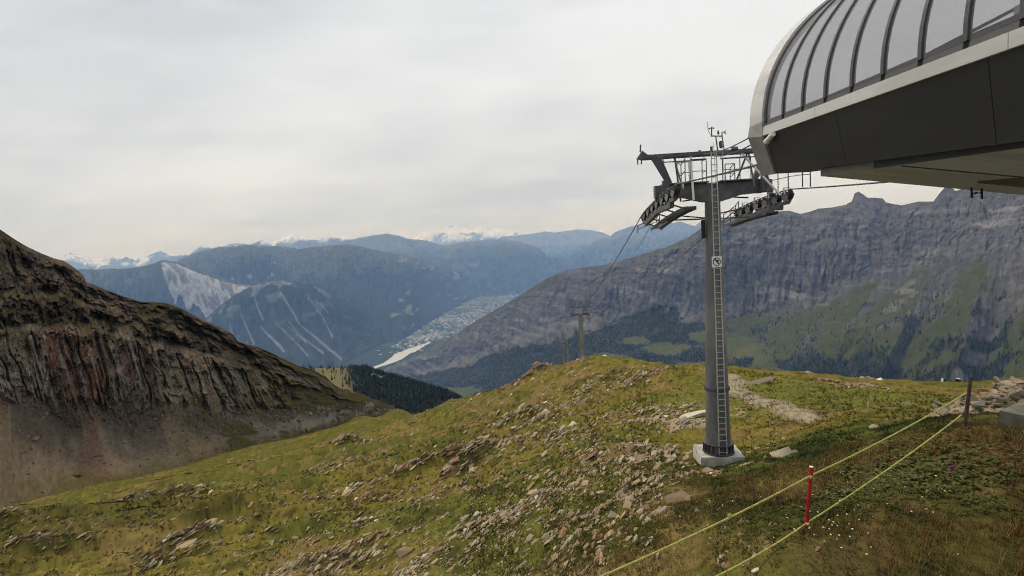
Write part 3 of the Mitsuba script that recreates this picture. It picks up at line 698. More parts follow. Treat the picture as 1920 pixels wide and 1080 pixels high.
# ------------------------------------------------------------------ the wooded spur beyond the saddle
Sc = [(560, 690, 1480), (590, 692, 1480), (610, 690, 1470), (640, 691, 1450), (670, 691, 1420), (690, 693, 1400), (705, 699, 1390), (730, 706, 1370), (760, 714, 1350), (800, 726, 1310), (830, 735, 1280), (850, 742, 1260), (880, 762, 1230), (900, 780, 1200)]
Sm = [(560, 706, 1300), (640, 712, 1250), (700, 722, 1200), (760, 738, 1150), (830, 757, 1100), (900, 800, 1060)]
Sb = [(560, 760, 1050), (640, 780, 1000), (700, 790, 950), (760, 800, 930), (830, 820, 900), (900, 850, 880)]
G, u, t = loft([[(x, y - 0, d * 1.18) for x, y, d in Sc[:1]] + [(x, y + 12, d * 1.2) for x, y, d in Sc[1:]], Sc, Sm, Sb], 200, 80, [0, 0.2, 0.5, 1])
v = G.reshape(-1, 3)
q = v / 1000
v = v + np.stack([0 * v[:, 0], 0 * v[:, 0], 14 * (fbm(q * 9, 4, 3) - 0.5)], 1) * sstep(0.15, 0.4, np.repeat(t, 200))[:, None]
f = up_faces(v, grid_faces(80, 200))
n1 = fbm(q * 8, 4, 5); n2 = fbm(q * 40, 3, 6)
X1 = 560 + 340 * np.tile(u, 80)
open_ = sstep(690, 640, X1 + 60 * (n1 - 0.5)) 
col = lerp(np.array([0.025, 0.03, 0.018]), np.array([0.15, 0.13, 0.06]), open_ * sstep(0.35, 0.55, n1 + 0.2 * (n2 - 0.5)))
for (a, b) in [((698, 704), (704, 722)), ((704, 722), (700, 730)), ((606, 690), (600, 706)), ((660, 690), (654, 702))]:
    A, B = at(*a, 1330), at(*b, 1230)
    ab = (B - A)[[0, 2]]; qv = v[:, [0, 2]] - A[[0, 2]]
    tt_ = np.clip(qv @ ab / (ab @ ab), 0, 1); dd = np.hypot(*(qv - tt_[:, None] * ab).T)
    trk = sstep(5.5, 2.5, dd)
    col = lerp(col, np.array([0.34, 0.31, 0.24]), trk); open_ = np.maximum(open_, trk)
add('wooded_spur', mikit.ply(trimesh.Trimesh(v, f, process=False), 'earth', smooth=True, color=col))
tag('wooded_spur', 'low spur beyond the saddle with pale turf at its left end', kind='structure')
r = np.random.default_rng(9)
wg = np.clip(1 - open_ * 1.0, 0.0, 1) ** 2 + 0.035
pos = scatter(v, f, wg, 5200, 15)
ht = r.uniform(8, 17, len(pos))
tv, tf, tc = conifers(pos - [0, 0, 1], ht, ht * 0.2, 16, base=(0.017, 0.024, 0.014))
add('spur_forest', mikit.ply(trimesh.Trimesh(tv, tf, process=False), 'plant', color=tc))
tag('spur_forest', 'dark green conifer wood on the low spur beyond the saddle', 'forest', kind='stuff')

# ------------------------------------------------------------------ the alpine meadow the camera stands over
CTRL = [(1520, 1004, 10), (1810, 796, 14), (1900, 1080, 8), (1500, 1080, 8.6), (1250, 1080, 10.6), (1100, 1080, 12.2), (960, 1080, 15), (700, 1080, 20), (400, 1080, 25), (100, 1080, 29), (-200, 1080, 31),
        (0, 1000, 37), (100, 975, 43), (300, 1000, 37), (500, 950, 40), (700, 950, 32), (960, 950, 24), (1150, 950, 17.5), (1250, 920, 18.5), (1330, 880, 24.9), (1352, 852, 27.6), (1250, 860, 26), (1420, 862, 24), (1480, 855, 22.5), (1400, 740, 50), (1330, 692, 74), (1500, 701, 84), (1600, 707, 92), (1500, 760, 40), (1600, 760, 40), (1700, 760, 38), (1720, 716, 112), (1790, 723, 120), (1850, 722, 95),
        (1920, 706, 88), (1880, 770, 24), (1840, 760, 27), (1910, 735, 36), (1650, 800, 22), (1650, 900, 12.6), (1800, 900, 11.2), (1900, 830, 12.8), (1750, 820, 15.5), (1400, 950, 13.5), (1350, 1010, 11.2), (1200, 1010, 13.2),
        (800, 900, 44), (900, 850, 44), (1050, 850, 35), (1200, 850, 28), (600, 850, 92), (650, 812, 165), (600, 840, 118), (800, 800, 108), (800, 775, 140), (950, 760, 86), (1000, 735, 94), (960, 725, 112), (1130, 668, 106), (1080, 684, 97), (1040, 690, 108), (1200, 677, 96), (1280, 688, 82), (1250, 740, 56), (1150, 760, 59), (1100, 800, 47), (1000, 800, 62),
        (850, 750, 135), (900, 741, 128), (742, 766, 262), (700, 785, 215), (700, 792, 262), (660, 800, 262), (620, 812, 235), (725, 780, 300), (700, 788, 330), (40, 950, 124), (150, 917, 140), (300, 890, 158), (400, 861, 180), (560, 821, 235), (640, 800, 300), (690, 782, 370), (735, 776, 470),
        (200, 938, 108), (400, 885, 118), (500, 862, 140), (300, 922, 70), (200, 952, 64), (60, 990, 44), (0, 955, 56), (100, 962, 60), (-200, 960, 56), (400, 930, 66), (560, 900, 64), (-150, 1000, 95), (1020, 1010, 17.5), (1060, 900, 25.5), (850, 1000, 21.5)]
pts = np.array([at(*c) for c in CTRL])
extra = np.array([(14, 150, -42), (20, 220, -92), (30, 350, -200), (40, 560, -340), (45, 140, -56), (60, 250, -150), (100, 450, -300), (105, 165, -60), (90, 200, -90), (140, 170, -70), (250, 350, -230), (-20, 220, -100), (-30, 400, -240), (-30, 600, -380), (-62, 350, -135), (-80, 500, -250), (-115, 430, -150), (-90, 440, -165), (-145, 430, -152), (-130, 520, -235), (-180, 540, -250), (-110, 600, -300), (-175, 400, -150), (-150, 330, -118), (-160, 280, -100), (-240, 480, -230), (-200, 200, -85), (-200, 400, -175), (-330, 300, -140), (-120, 60, -30), (-60, 10, -17), (-20, 3, -11), (-6, 3, -8), (0, 3, -7.0), (4, 3, -5.8), (12, 2, -5.2), (0, 7, -7.4), (-6, 8, -9.4), (30, 4, -5), (60, 20, -8), (120, 40, -14), (60, 60, -22)])
pts = np.vstack([pts, extra])


def _k(x, y):
    return np.stack([1.6 * np.arctan2(x, np.maximum(y, 0.5)), np.log(np.hypot(x, y))], -1)


_rbf = RBFInterpolator(_k(pts[:, 0], pts[:, 1]), pts[:, 2] / np.hypot(pts[:, 0], pts[:, 1]), kernel='thin_plate_spline', smoothing=2e-4)


def H0(x, y):
    x, y = np.asarray(x, float), np.asarray(y, float)
    return _rbf(_k(x.ravel(), y.ravel())).reshape(x.shape) * np.hypot(x, y)


# relief of the turf: beds of rock strike down to the left, so hummocks and steps are drawn out that way
_s = math.radians(-35)


def bedframe(x, y):
    return x * math.cos(_s) - y * math.sin(_s), x * math.sin(_s) + y * math.cos(_s)


def relief(x, y):
    r = np.hypot(x, y)
    a, b = bedframe(x, y)
    q = np.stack([a / 16, b / 8, 0 * a], -1)
    k = np.clip(r / 40, 0.25, 1.0) * (0.35 + 0.65 * sstep(16, 2, x + 0.12 * y - 6))
    k = k * sstep(1.6, 5.0, np.hypot(x - 10.06, y - 26.0))
    h = k * (3.0 * (fbm(q, 3, 201) - 0.5) + 1.9 * (ridged(q * 2.4, 3, 202) - 0.6))
    h = h + 0.28 * sstep(1.2, 3.0, np.hypot(x - 10.06, y - 26.0)) * np.clip(r / 25, 0.35, 1.3) * (fbm(np.stack([a / 2.2, b / 1.3, 0 * a], -1), 3, 203) - 0.5)
    return h * (0.12 + 0.88 * sstep(230, 110, r))


MOUNDS = [(790, 890, 50, 5.0, 1.6, 1.3), (890, 866, 44, 3.2, 1.5, 1.0), (990, 784, 70, 3.2, 2.2, 1.5), (310, 936, 60, 4.5, 2.2, 1.5), (365, 1020, 33, 2.2, 0.9, 0.8), (20, 1020, 37, 1.8, 1.4, 1.0), (655, 845, 95, 4, 2.6, 1.9), (135, 972, 47, 2.6, 1.6, 1.0), (1010, 806, 60, 2.6, 2.0, 1.0), (330, 1055, 29, 2.2, 0.9, 0.6), (430, 990, 40, 3, 1.6, 0.8), (70, 1050, 33, 1.6, 1, 0.6), (620, 1060, 22.5, 3, 0.9, 0.5), (1030, 840, 45, 2.4, 1.4, 0.7), (1090, 722, 80, 4, 1.4, 1.2), (1150, 716, 78, 5, 1.6, 1.3), (1005, 694, 110, 4, 2.5, 1.8)]
_mp = np.array([at(*m[:3]) for m in MOUNDS])


def H(x, y):
    x, y = np.asarray(x, float), np.asarray(y, float)
    h = H0(x, y) + relief(x, y)
    for m, c in zip(MOUNDS, _mp):
        a, b = bedframe(x - c[0], y - c[1])
        b = np.where(b < 0, b * 1.9, b)                               # steep towards the viewer, turf behind
        h = h + m[5] * np.exp(-((a / m[3]) ** 2 + (b / m[4]) ** 2)) * (0.8 + 0.4 * noise(np.stack([x * 1.3, y * 1.3, 0 * x], -1), 205))
    return h


na, nr = 800, 380
th = np.linspace(math.radians(-70), math.radians(64), na)
rad = np.exp(np.linspace(math.log(2.2), math.log(640), nr))
RR, TH = np.meshgrid(rad, th, indexing='ij')
X, Y = RR * np.sin(TH), RR * np.cos(TH)
Zg = H(X, Y)
r_ = RR
Zg = Zg + 0.05 * np.clip(r_ / 12, 0.5, 4) * (noise(np.stack([X / np.clip(r_ / 45, 0.2, 3), Y / np.clip(r_ / 45, 0.2, 3), 0 * X], -1), 204) - 0.5)
v = np.stack([X, Y, Zg], -1).reshape(-1, 3)
f = up_faces(v, grid_faces(nr, na))
nrm = vnormals(v, f)


def patch(x, y, cx, cy, rx, ry, n):
    return sstep(1.2, 0.7, np.hypot((x - cx) / rx, (y - cy) / ry) + 0.9 * (n - 0.5))


TRACK = [at(1330, 694, 72), at(1365, 700, 66), at(1375, 722, 56), at(1400, 740, 50), at(1450, 757, 43), at(1510, 778, 34)]


def ground_colour(x, y, nz):
    q = np.stack([x, y, 0 * x], -1)
    n0 = fbm(q / 14, 3, 301); n1 = fbm(q / 4.5, 4, 302); n2 = fbm(q / 0.9, 3, 303); n3 = noise(q / 0.16, 304)
    olive = np.array([0.150, 0.128, 0.030]); green = np.array([0.100, 0.104, 0.025]); dry = np.array([0.175, 0.128, 0.050]); rusty = np.array([0.115, 0.072, 0.033]); dark = np.array([0.050, 0.052, 0.018]); earth = np.array([0.13, 0.095, 0.065])
    c = lerp(olive, green, sstep(0.46, 0.60, n0))
    c = lerp(c, dry, 0.8 * sstep(0.52, 0.66, n1))
    c = lerp(c, dark, 0.75 * sstep(0.54, 0.68, n2))
    # the bank on the right: rank dark herbs, rusty bilberry and dry tufts
    bank = sstep(1.5, 4.5, x - 0.14 * y + 2.2 * (n1 - 0.5)) * sstep(30, 20, y + 8 * (n1 - 0.5))
    cb = lerp(np.array([0.066, 0.080, 0.021]), np.array([0.034, 0.044, 0.014]), sstep(0.4, 0.62, n2))
    zone = np.maximum(sstep(8.5, 12.5, x + 2.5 * (n0 - 0.5)) * sstep(15.5, 13, y), sstep(17, 24, y) * sstep(10.5, 13.5, x))
    zone = np.maximum(zone, sstep(1.5, 0.2, np.abs(x - 0.20 * y - 0.2)))
    cb = lerp(cb, rusty * 1.05, sstep(0.62, 0.50, 1 - n1 + 0.35 * (1 - zone) * 0.6) * (0.25 + 0.65 * zone))
    cb = lerp(cb, dry * 0.9, 0.55 * sstep(0.56, 0.68, fbm(q / 1.8, 3, 307)))
    c = lerp(c, cb, bank)
    c = lerp(c, green * 1.25, 0.85 * patch(x, y, 26, 50, 16, 16, n1) * (1 - bank))
    c = lerp(c, green * 0.95, 0.8 * sstep(-25, -45, x) * sstep(60, 85, y) * sstep(0.62, 0.5, n1))
    c = lerp(c, dark * 0.95, 0.6 * patch(x, y, -38, 40, 14, 12, n1))
    d = np.full(x.shape, 1e9)
    for a, b in zip(TRACK[:-1], TRACK[1:]):
        ab = (b - a)[:2]; qq = np.stack([x, y], -1) - a[:2]
        t_ = np.clip(qq @ ab / (ab @ ab), 0, 1); d = np.minimum(d, np.linalg.norm(qq - t_[..., None] * ab, axis=-1))
    c = lerp(c, np.array([0.29, 0.245, 0.175]), 0.9 * sstep(1.7, 0.7, d + 1.6 * (n1 - 0.5) + 0.5 * (n2 - 0.5)))
    c = lerp(c, earth, 0.5 * sstep(0.78, 0.60, nz) * sstep(0.4, 0.55, n2))
    return c * (0.66 + 0.68 * n3)[..., None]


col = ground_colour(v[:, 0], v[:, 1], nrm[:, 2])
add('alpine_meadow', mikit.ply(trimesh.Trimesh(v, f, process=False), 'earth', smooth=True, color=np.clip(col, 0.01, 0.6)))
tag('alpine_meadow', 'stony olive green alpine meadow sloping down to the left', kind='structure')
MEADOW_N = (v, f, nrm)
# ------------------------------------------------------------------ stones and rock ribs of the meadow
def proto(r, n, flat):
    q = r.normal(size=(n, 3)); q /= np.linalg.norm(q, axis=1, keepdims=True)
    q = np.sign(q) * np.abs(q) ** 0.55 * r.uniform(0.8, 1.1, (n, 1))
    h = ConvexHull(q)
    m = trimesh.Trimesh(q, h.simplices, process=True)
    trimesh.repair.fix_normals(m)
    return np.asarray(m.vertices), np.asarray(m.faces)


_g = np.random.default_rng(21)
PROTO = [proto(_g, int(_g.integers(11, 16)), 1) for _ in range(36)]


PROTO_S = [proto(_g, int(_g.integers(8, 10)), 1) for _ in range(36)]


def rot(ax, ang):
    c, s = np.cos(ang), np.sin(ang); z, o = 0 * ang, 0 * ang + 1
    M = {'x': [[o, z, z], [z, c, -s], [z, s, c]], 'y': [[c, z, s], [z, o, z], [-s, z, c]], 'z': [[c, -s, z], [s, c, z], [z, z, o]]}[ax]
    return np.moveaxis(np.array(M), 2, 0)


def field_density(x, y):
    a, b = bedframe(x, y)
    q = np.stack([a / 9, b / 3.2, 0 * a], -1)
    n = fbm(q, 3, 401)
    m = fbm(np.stack([x / 26, y / 26, 0 * x], -1), 2, 402)
    d = 0.34 + 1.3 * sstep(0.50, 0.66, n) * sstep(0.30, 0.55, m)
    d *= sstep(2.5, -1.0, x - 0.10 * y - 2.6)                                   # few on the grassy bank to the right
    d *= sstep(-40, -20, x + 0.0 * y) * 0.8 + 0.2
    return d


# named places where stone lies thick: centre (px, py, Y), length along the beds, width, count, size
CLUST = [(1275, 785, 42, 6.5, 5.0, 300, 0.42), (1230, 770, 47, 5, 3, 110, 0.36), (1300, 800, 38, 3.5, 2, 90, 0.5), (1200, 900, 23, 5, 1.5, 130, 0.34), (1150, 955, 18, 4.5, 1.3, 150, 0.28), (1110, 1010, 15, 3.5, 1.4, 120, 0.24), (1250, 850, 27, 3, 1.5, 90, 0.34), (1080, 1060, 13, 2.4, 1.2, 90, 0.2),
         (790, 885, 50, 9, 1.2, 120, 0.62), (740, 915, 42, 6, 1.2, 70, 0.5), (890, 862, 44, 5, 1.2, 90, 0.55), (940, 845, 45, 3, 1.0, 40, 0.5), (990, 780, 70, 5, 2.2, 70, 0.75), (1010, 800, 60, 4, 2.5, 60, 0.6), (1030, 835, 44, 4, 2, 80, 0.42), (655, 840, 95, 5, 2, 60, 0.85), (620, 880, 75, 4, 1.5, 30, 0.6),
         (310, 930, 60, 7, 1.6, 110, 0.65), (270, 945, 57, 4, 1.4, 40, 0.5), (365, 1015, 33, 3.2, 0.8, 60, 0.42), (330, 1050, 29, 3.2, 0.9, 60, 0.34), (20, 1015, 37, 2.6, 1.6, 80, 0.42), (80, 1050, 33, 2.5, 1.0, 60, 0.34), (135, 965, 47, 3.2, 1.2, 70, 0.45), (430, 985, 37, 5, 2, 70, 0.33), (440, 950, 44, 5, 2, 60, 0.4), (250, 1000, 38, 5, 2.2, 70, 0.3), (550, 985, 33, 5, 1.5, 60, 0.3),
         (620, 1055, 22, 4.5, 1.2, 170, 0.28), (560, 1075, 21.5, 3, 1, 90, 0.28), (780, 1060, 18.5, 3.5, 1.0, 120, 0.24), (960, 985, 22, 4, 1.6, 170, 0.28), (1000, 950, 24, 4, 1.6, 140, 0.28), (900, 1000, 21.5, 4, 1.4, 110, 0.24), (700, 990, 27.5, 6, 2, 130, 0.26), (560, 940, 42, 6, 2, 70, 0.36), (850, 930, 32, 5, 2, 90, 0.28), (1060, 870, 31, 5, 2, 110, 0.32),
         (1200, 720, 72, 8, 2.5, 90, 0.62), (1140, 715, 76, 8, 2.0, 80, 0.6), (1090, 720, 78, 7, 1.6, 50, 0.6), (1000, 690, 110, 5, 2.5, 70, 0.9), (960, 712, 112, 4, 2, 30, 0.8), (1060, 755, 66, 6, 2, 60, 0.5), (1150, 790, 50, 5, 2, 70, 0.4), (900, 770, 95, 6, 2, 30, 0.6), (830, 790, 100, 6, 2, 30, 0.6), (760, 830, 95, 7, 2, 40, 0.6),
         (1610, 735, 60, 4.5, 2.2, 90, 0.55), (1620, 713, 84, 4, 1.5, 26, 0.9), (1515, 702, 84, 4, 1.5, 26, 0.9), (1680, 738, 62, 3, 1.5, 40, 0.6), (1430, 722, 60, 3.5, 0.9, 16, 0.7), (1400, 735, 52, 2.5, 0.7, 14, 0.5), (1445, 835, 27, 2.2, 1.0, 34, 0.2), (1400, 870, 23, 3, 1.0, 50, 0.2), (1310, 905, 20.5, 2.2, 0.9, 60, 0.22), (1560, 730, 66, 2, 1, 20, 0.6)]
_q = np.random.default_rng(33)
SX, SY, SS, SK, PILE = [], [], [], [], []
n = 52000
tht = np.radians(_q.uniform(-47, 45, n)); rr_ = np.exp(_q.uniform(math.log(8), math.log(190), n))
x, y = rr_ * np.sin(tht), rr_ * np.cos(tht)
keep = _q.uniform(0, 1.35, n) < field_density(x, y)
x, y, rr_ = x[keep], y[keep], rr_[keep]
SX.append(x); SY.append(y); SS.append(np.exp(_q.normal(math.log(0.068), 0.42, len(x))) * np.clip(rr_ / 22, 0.55, 3.2)); SK.append(0 * x); PILE.append(0 * x)
for (px, py, Yd, ln, wd, cnt, size) in CLUST:
    c = at(px, py, Yd)
    cnt = int(cnt * (1.05 if px > 1050 and py > 840 else 1.6))
    a, b = _q.normal(0, 0.5, cnt) * ln, _q.normal(0, 0.5, cnt) * wd
    SX.append(c[0] + a * math.cos(_s) + b * math.sin(_s)); SY.append(c[1] - a * math.sin(_s) + b * math.cos(_s))
    SS.append(np.minimum(np.exp(_q.normal(math.log(size * 0.36), 0.42, cnt)), size * 0.8)); SK.append(0 * a + 1)
    PILE.append(_q.uniform(-0.1, 1, cnt) * size * (0.6 if size > 0.4 else 0.3) * np.exp(-((a / ln) ** 2 + (b / wd) ** 2) * 2.5))
# the heap of broken rock at the right edge
cnt = 620
hy = _q.uniform(20.5, 34, cnt); hr = np.clip(_q.normal(0.93, 0.075, cnt), 0.80, 1.1)
SX.append(hy * hr); SY.append(hy); SS.append(np.clip(np.exp(_q.normal(math.log(0.155), 0.38, cnt)), 0.05, 0.42)); SK.append(0 * hy + 2)
PILE.append(_q.uniform(0, 1, cnt) * 0.9 * np.exp(-((hr - 0.95) / 0.09) ** 2))
SX, SY, SS, SK, PILE = map(np.concatenate, (SX, SY, SS, SK, PILE))
ok = (np.hypot(SX, SY) > 7.0) & (np.hypot(SX - 10.06, SY - 26) > 1.7)
SX, SY, SS, SK, PILE = SX[ok], SY[ok], SS[ok], SK[ok], PILE[ok]
N = len(SX)
SZ = H(SX, SY) + PILE
# single boulders the photograph shows: (px, py, Y, half-lengths)
BIG = [(1468, 855, 22.6, 0.62, 0.42, 0.16), (1491, 852, 22.6, 0.2, 0.16, 0.12), (1330, 908, 20.6, 0.34, 0.26, 0.17), (1268, 968, 16.2, 0.42, 0.32, 0.2), (1292, 972, 16, 0.16, 0.14, 0.12), (1325, 885, 22, 0.2, 0.16, 0.1), (1075, 930, 21, 0.3, 0.25, 0.12), (760, 1035, 20.5, 0.4, 0.3, 0.16), (790, 1040, 20, 0.35, 0.25, 0.16), (1000, 930, 25, 0.3, 0.22, 0.12), (640, 1020, 24, 0.28, 0.2, 0.1), (385, 1003, 34, 0.9, 0.6, 0.4), (350, 1025, 32, 0.7, 0.5, 0.35), (1300, 790, 41, 1.3, 0.5, 0.3), (1270, 800, 40, 1.2, 0.5, 0.25), (1425, 722, 59, 1.9, 0.8, 0.28), (1392, 738, 52, 1.2, 0.5, 0.2), (1290, 862, 25.5, 0.25, 0.2, 0.12), (1305, 810, 36, 0.14, 0.12, 0.3), (1600, 762, 34, 0.35, 0.2, 0.15), (1640, 800, 22.5, 0.3, 0.2, 0.1), (1100, 770, 56, 0.9, 0.4, 0.3)]
base_dip = 0.42 * sstep(6, 0, SX - 0.25 * SY) + 0.08
yaw = np.where(SK == 2, _q.uniform(-3.1, 3.1, N), -_s + _q.normal(0, 0.35, N))
dipx = np.where(SK == 2, _q.normal(0, 0.4, N), -base_dip + _q.normal(0, 0.16, N))
dipy = _q.normal(0.0, 0.18, N)
el = _q.uniform(0.8, 2.0, N); th_ = _q.uniform(0.14, 0.5, N); th_ = np.where(SK == 2, _q.uniform(0.35, 0.7, N), th_)
dims = np.stack([SS * el, SS * _q.uniform(0.55, 1.0, N), SS * th_], 1)
bx = np.array([H(np.array([at(*b[:3])[0]]), np.array([at(*b[:3])[1]]))[0] for b in BIG])
BP = np.array([at(*b[:3]) for b in BIG]); BP[:, 2] = bx
SXYZ = np.vstack([np.stack([SX, SY, SZ - SS * th_ * 0.12], 1), BP + np.array([[0, 0, b[5] * 0.35] for b in BIG])])
dims = np.vstack([dims, np.array([b[3:6] for b in BIG])])
yaw = np.concatenate([yaw, np.full(len(BIG), 0.25)]); dipx = np.concatenate([dipx, np.full(len(BIG), -0.12)]); dipy = np.concatenate([dipy, 0.1 * np.ones(len(BIG))])
SKall = np.concatenate([SK, np.full(len(BIG), 3)])
M = rot('y', dipx) @ rot('x', dipy) @ rot('z', yaw)
NS = len(SXYZ)
kind = _q.integers(0, len(PROTO), NS)
tan, grey, red, pale = np.array([0.335, 0.26, 0.16]), np.array([0.32, 0.28, 0.205]), np.array([0.245, 0.155, 0.105]), np.array([0.52, 0.49, 0.40])
u_ = _q.uniform(0, 1, NS)
regn = noise(np.stack([SXYZ[:, 0] / 9, SXYZ[:, 1] / 9, 0 * u_], 1), 431)
sc_ = np.where((u_ < 0.46)[:, None], tan, np.where((u_ < 0.80)[:, None], grey, np.where((u_ < 0.94)[:, None], red * 1.1, pale)))
sc_ = np.where(((regn > 0.74) & (u_ < 0.6))[:, None], red * 1.15, sc_)
sc_ = np.where((SKall == 2)[:, None] & (u_ > 0.25)[:, None], np.array([0.25, 0.22, 0.165]), sc_)
sc_ = sc_ * _q.uniform(0.62, 1.2, (NS, 1))
# how large each shows: the 300 largest are pieces of their own
rng_d = np.linalg.norm(SXYZ, axis=1)
show = dims[:, 0] / rng_d * np.sqrt(np.clip(dims[:, 2] / dims[:, 0] + 0.25, 0, 1))
az = np.degrees(np.arctan2(SXYZ[:, 0], SXYZ[:, 1])); seen = (np.abs(az) < 43.5) & (SXYZ[:, 2] / SXYZ[:, 1] > -0.63)
order = np.argsort(-np.where(seen, show, 0))
own = set(order[:300].tolist())


def stone(i):
    pv, pf = (PROTO if i in own else PROTO_S)[kind[i]]
    vv = (pv * dims[i]) @ M[i].T + SXYZ[i]
    cc = sc_[i] * (0.8 + 0.4 * noise(vv * 9, 5))[:, None]
    return vv, pf, cc


for i in order[:300]:
    vv, pf, cc = stone(i)
    add('alpine_meadow__stone', mikit.ply(trimesh.Trimesh(vv, pf, process=False), 'earth', color=cc))
vs, fs, cs, k = [], [], [], 0
for i in range(NS):
    if i in own or not (abs(az[i]) < 56):
        continue
    vv, pf, cc = stone(i)
    vs.append(vv); fs.append(pf + k); cs.append(cc); k += len(vv)
add('alpine_meadow__small_stones', mikit.ply(trimesh.Trimesh(np.vstack(vs), np.vstack(fs), process=False), 'earth', color=np.vstack(cs)))
tag('alpine_meadow__small_stones', 'scattered small flat stones in the turf', kind='stuff')
# boulders strewn over the scree and the cliff foot
v, f, T1, X1, SC = CL
wg = sstep(0.56, 0.66, T1) * (0.25 + 2.0 * sstep(0.5, 0.62, fbm(np.stack([X1 / 30, T1 * 6, 0 * X1], 1), 3, 91)) * sstep(330, 420, X1) + 1.2 * sstep(0.84, 0.66, T1)) * sstep(1.0, 0.93, T1)
pos = scatter(v, f, wg, 3600, 44)
r = np.random.default_rng(45)
vs, fs, cs, k = [], [], [], 0
for q in pos:
    pv, pf = PROTO_S[r.integers(0, 36)]
    s = np.exp(r.normal(math.log(0.19), 0.55)) * np.linalg.norm(q) / 170
    vv = pv * s * r.uniform(0.5, 1.2, 3) + q
    vs.append(vv); fs.append(pf + k); k += len(pv)
    cs.append(np.tile(np.array([0.125, 0.105, 0.08]) * r.uniform(0.5, 1.7), (len(pv), 1)))
add('dark_cliff__boulders', mikit.ply(trimesh.Trimesh(np.vstack(vs), np.vstack(fs), process=False), 'earth', color=np.vstack(cs)))
tag('dark_cliff__boulders', 'small boulders strewn over the scree', kind='stuff')

# ------------------------------------------------------------------ grass and herbs
def tufts(x, y, hgt, blades, wid, colr, seed, lean=0.45):
    r = np.random.default_rng(seed)
    n = len(x)
    z = H(x, y) - 0.02
    base = np.repeat(np.stack([x, y, z], 1), blades, 0)
    hh = np.repeat(hgt, blades) * r.uniform(0.55, 1.15, n * blades)
    ang = r.uniform(0, 2 * np.pi, n * blades)
    spread = np.repeat(hgt, blades) * 0.35
    base = base + np.stack([np.cos(ang) * spread * r.uniform(0, 1, n * blades), np.sin(ang) * spread * r.uniform(0, 1, n * blades), 0 * ang], 1)
    la = ang + r.normal(0, 0.5, n * blades)
    l = r.uniform(0.1, 1.0, n * blades) * lean
    dirv = np.stack([np.cos(la) * l, np.sin(la) * l, np.sqrt(1 - np.clip(l, 0, 0.95) ** 2)], 1)
    side = np.stack([-np.sin(la), np.cos(la), 0 * la], 1)
    w = (np.repeat(wid, blades) * r.uniform(0.6, 1.3, n * blades))[:, None]
    tip = base + dirv * hh[:, None] + np.stack([np.cos(la), np.sin(la), 0 * la], 1) * (hh * l * 0.4)[:, None]
    vv = np.stack([base - side * w, base + side * w, tip], 1).reshape(-1, 3)
    ff = np.arange(len(vv)).reshape(-1, 3)
    cc = np.repeat(np.repeat(colr, blades, 0) * r.uniform(0.7, 1.3, (n * blades, 1)), 3, 0)
    return vv, ff, cc


def fan(n, r0, r1, a0, a1, seed):
    r = np.random.default_rng(seed)
    t = np.radians(r.uniform(a0, a1, n)); d = np.exp(r.uniform(math.log(r0), math.log(r1), n))
    return d * np.sin(t), d * np.cos(t), d


sets = []
x, y, d = fan(30000, 7.0, 28, -6, 47, 51)
c_ = ground_colour(x, y, 0 * x + 1) * 1.15 + 0.01
sets.append(tufts(x, y, 0.05 + 0.09 * noise(np.stack([x / 1.3, y / 1.3, 0 * x], 1), 71) ** 1.5 * np.clip(d / 11, 0.8, 1.6), 5, 0.006 * np.clip(d / 8, 1, 4), c_, 52))
x, y, d = fan(24000, 13, 80, -46, 44, 53)
c_ = ground_colour(x, y, 0 * x + 1) * 1.1 + 0.008
sets.append(tufts(x, y, np.clip(0.0045 * d, 0.07, 0.26) * (0.5 + noise(np.stack([x / 2, y / 2, 0 * x], 1), 72)), 4, 0.0011 * d, c_, 54, 0.6))
# dry straw coloured tussocks on the bank
x, y, d = fan(9000, 8, 24, 0, 45, 55)
m = (fbm(np.stack([x / 2.2, y / 2.2, 0 * x], 1), 3, 73) > 0.56)
x, y, d = x[m], y[m], d[m]
sets.append(tufts(x, y, 0 * x + 0.22, 7, 0.004 * np.clip(d / 8, 1, 3), np.tile([0.20, 0.135, 0.055], (len(x), 1)), 56, 0.5))
vv = np.vstack([s[0] for s in sets]); cc = np.vstack([s[2] for s in sets])
add('meadow_grass', mikit.ply(trimesh.Trimesh(vv, np.arange(len(vv)).reshape(-1, 3), process=False), 'plant', color=np.clip(cc, 0.01, 0.5)))
tag('meadow_grass', 'short olive and straw coloured grass growing between the stones', 'grass', kind='stuff')


def leaves(x, y, size, per, colr, seed, up=0.35):
    """rosettes of broad leaves: each leaf a folded, pointed oval of four triangles"""
    r = np.random.default_rng(seed)
    n = len(x)
    z = H(x, y)
    o = np.repeat(np.stack([x, y, z + 0.01], 1), per, 0)
    s = np.repeat(size, per) * r.uniform(0.6, 1.2, n * per)
    a = r.uniform(0, 2 * np.pi, n * per); e = r.uniform(0.1, 0.9, n * per) * up * 2
    dv = np.stack([np.cos(a) * np.cos(e), np.sin(a) * np.cos(e), np.sin(e)], 1)
    sd = np.stack([-np.sin(a), np.cos(a), 0 * a], 1)
    upv = np.cross(dv, sd); upv *= np.sign(upv[:, 2:])
    S = s[:, None]
    o = o + upv * (r.uniform(0, 0.6, n * per) * s)[:, None]
    b0, m1, tip = o + dv * 0.15 * S, o + dv * 0.6 * S, o + dv * S - np.array([0, 0, 0.15]) * S
    l, rr = m1 + sd * 0.3 * S + upv * 0.10 * S, m1 - sd * 0.3 * S + upv * 0.10 * S
    vv = np.stack([b0, l, tip, rr, m1], 1).reshape(-1, 3)
    k = np.arange(n * per)[:, None] * 5
    ff = np.concatenate([k + [0, 1, 4], k + [1, 2, 4], k + [2, 3, 4], k + [3, 0, 4]], 1).reshape(-1, 3)
    cc = np.repeat(np.repeat(colr, per, 0) * r.uniform(0.65, 1.35, (n * per, 1)), 5, 0)
    return vv, ff, cc


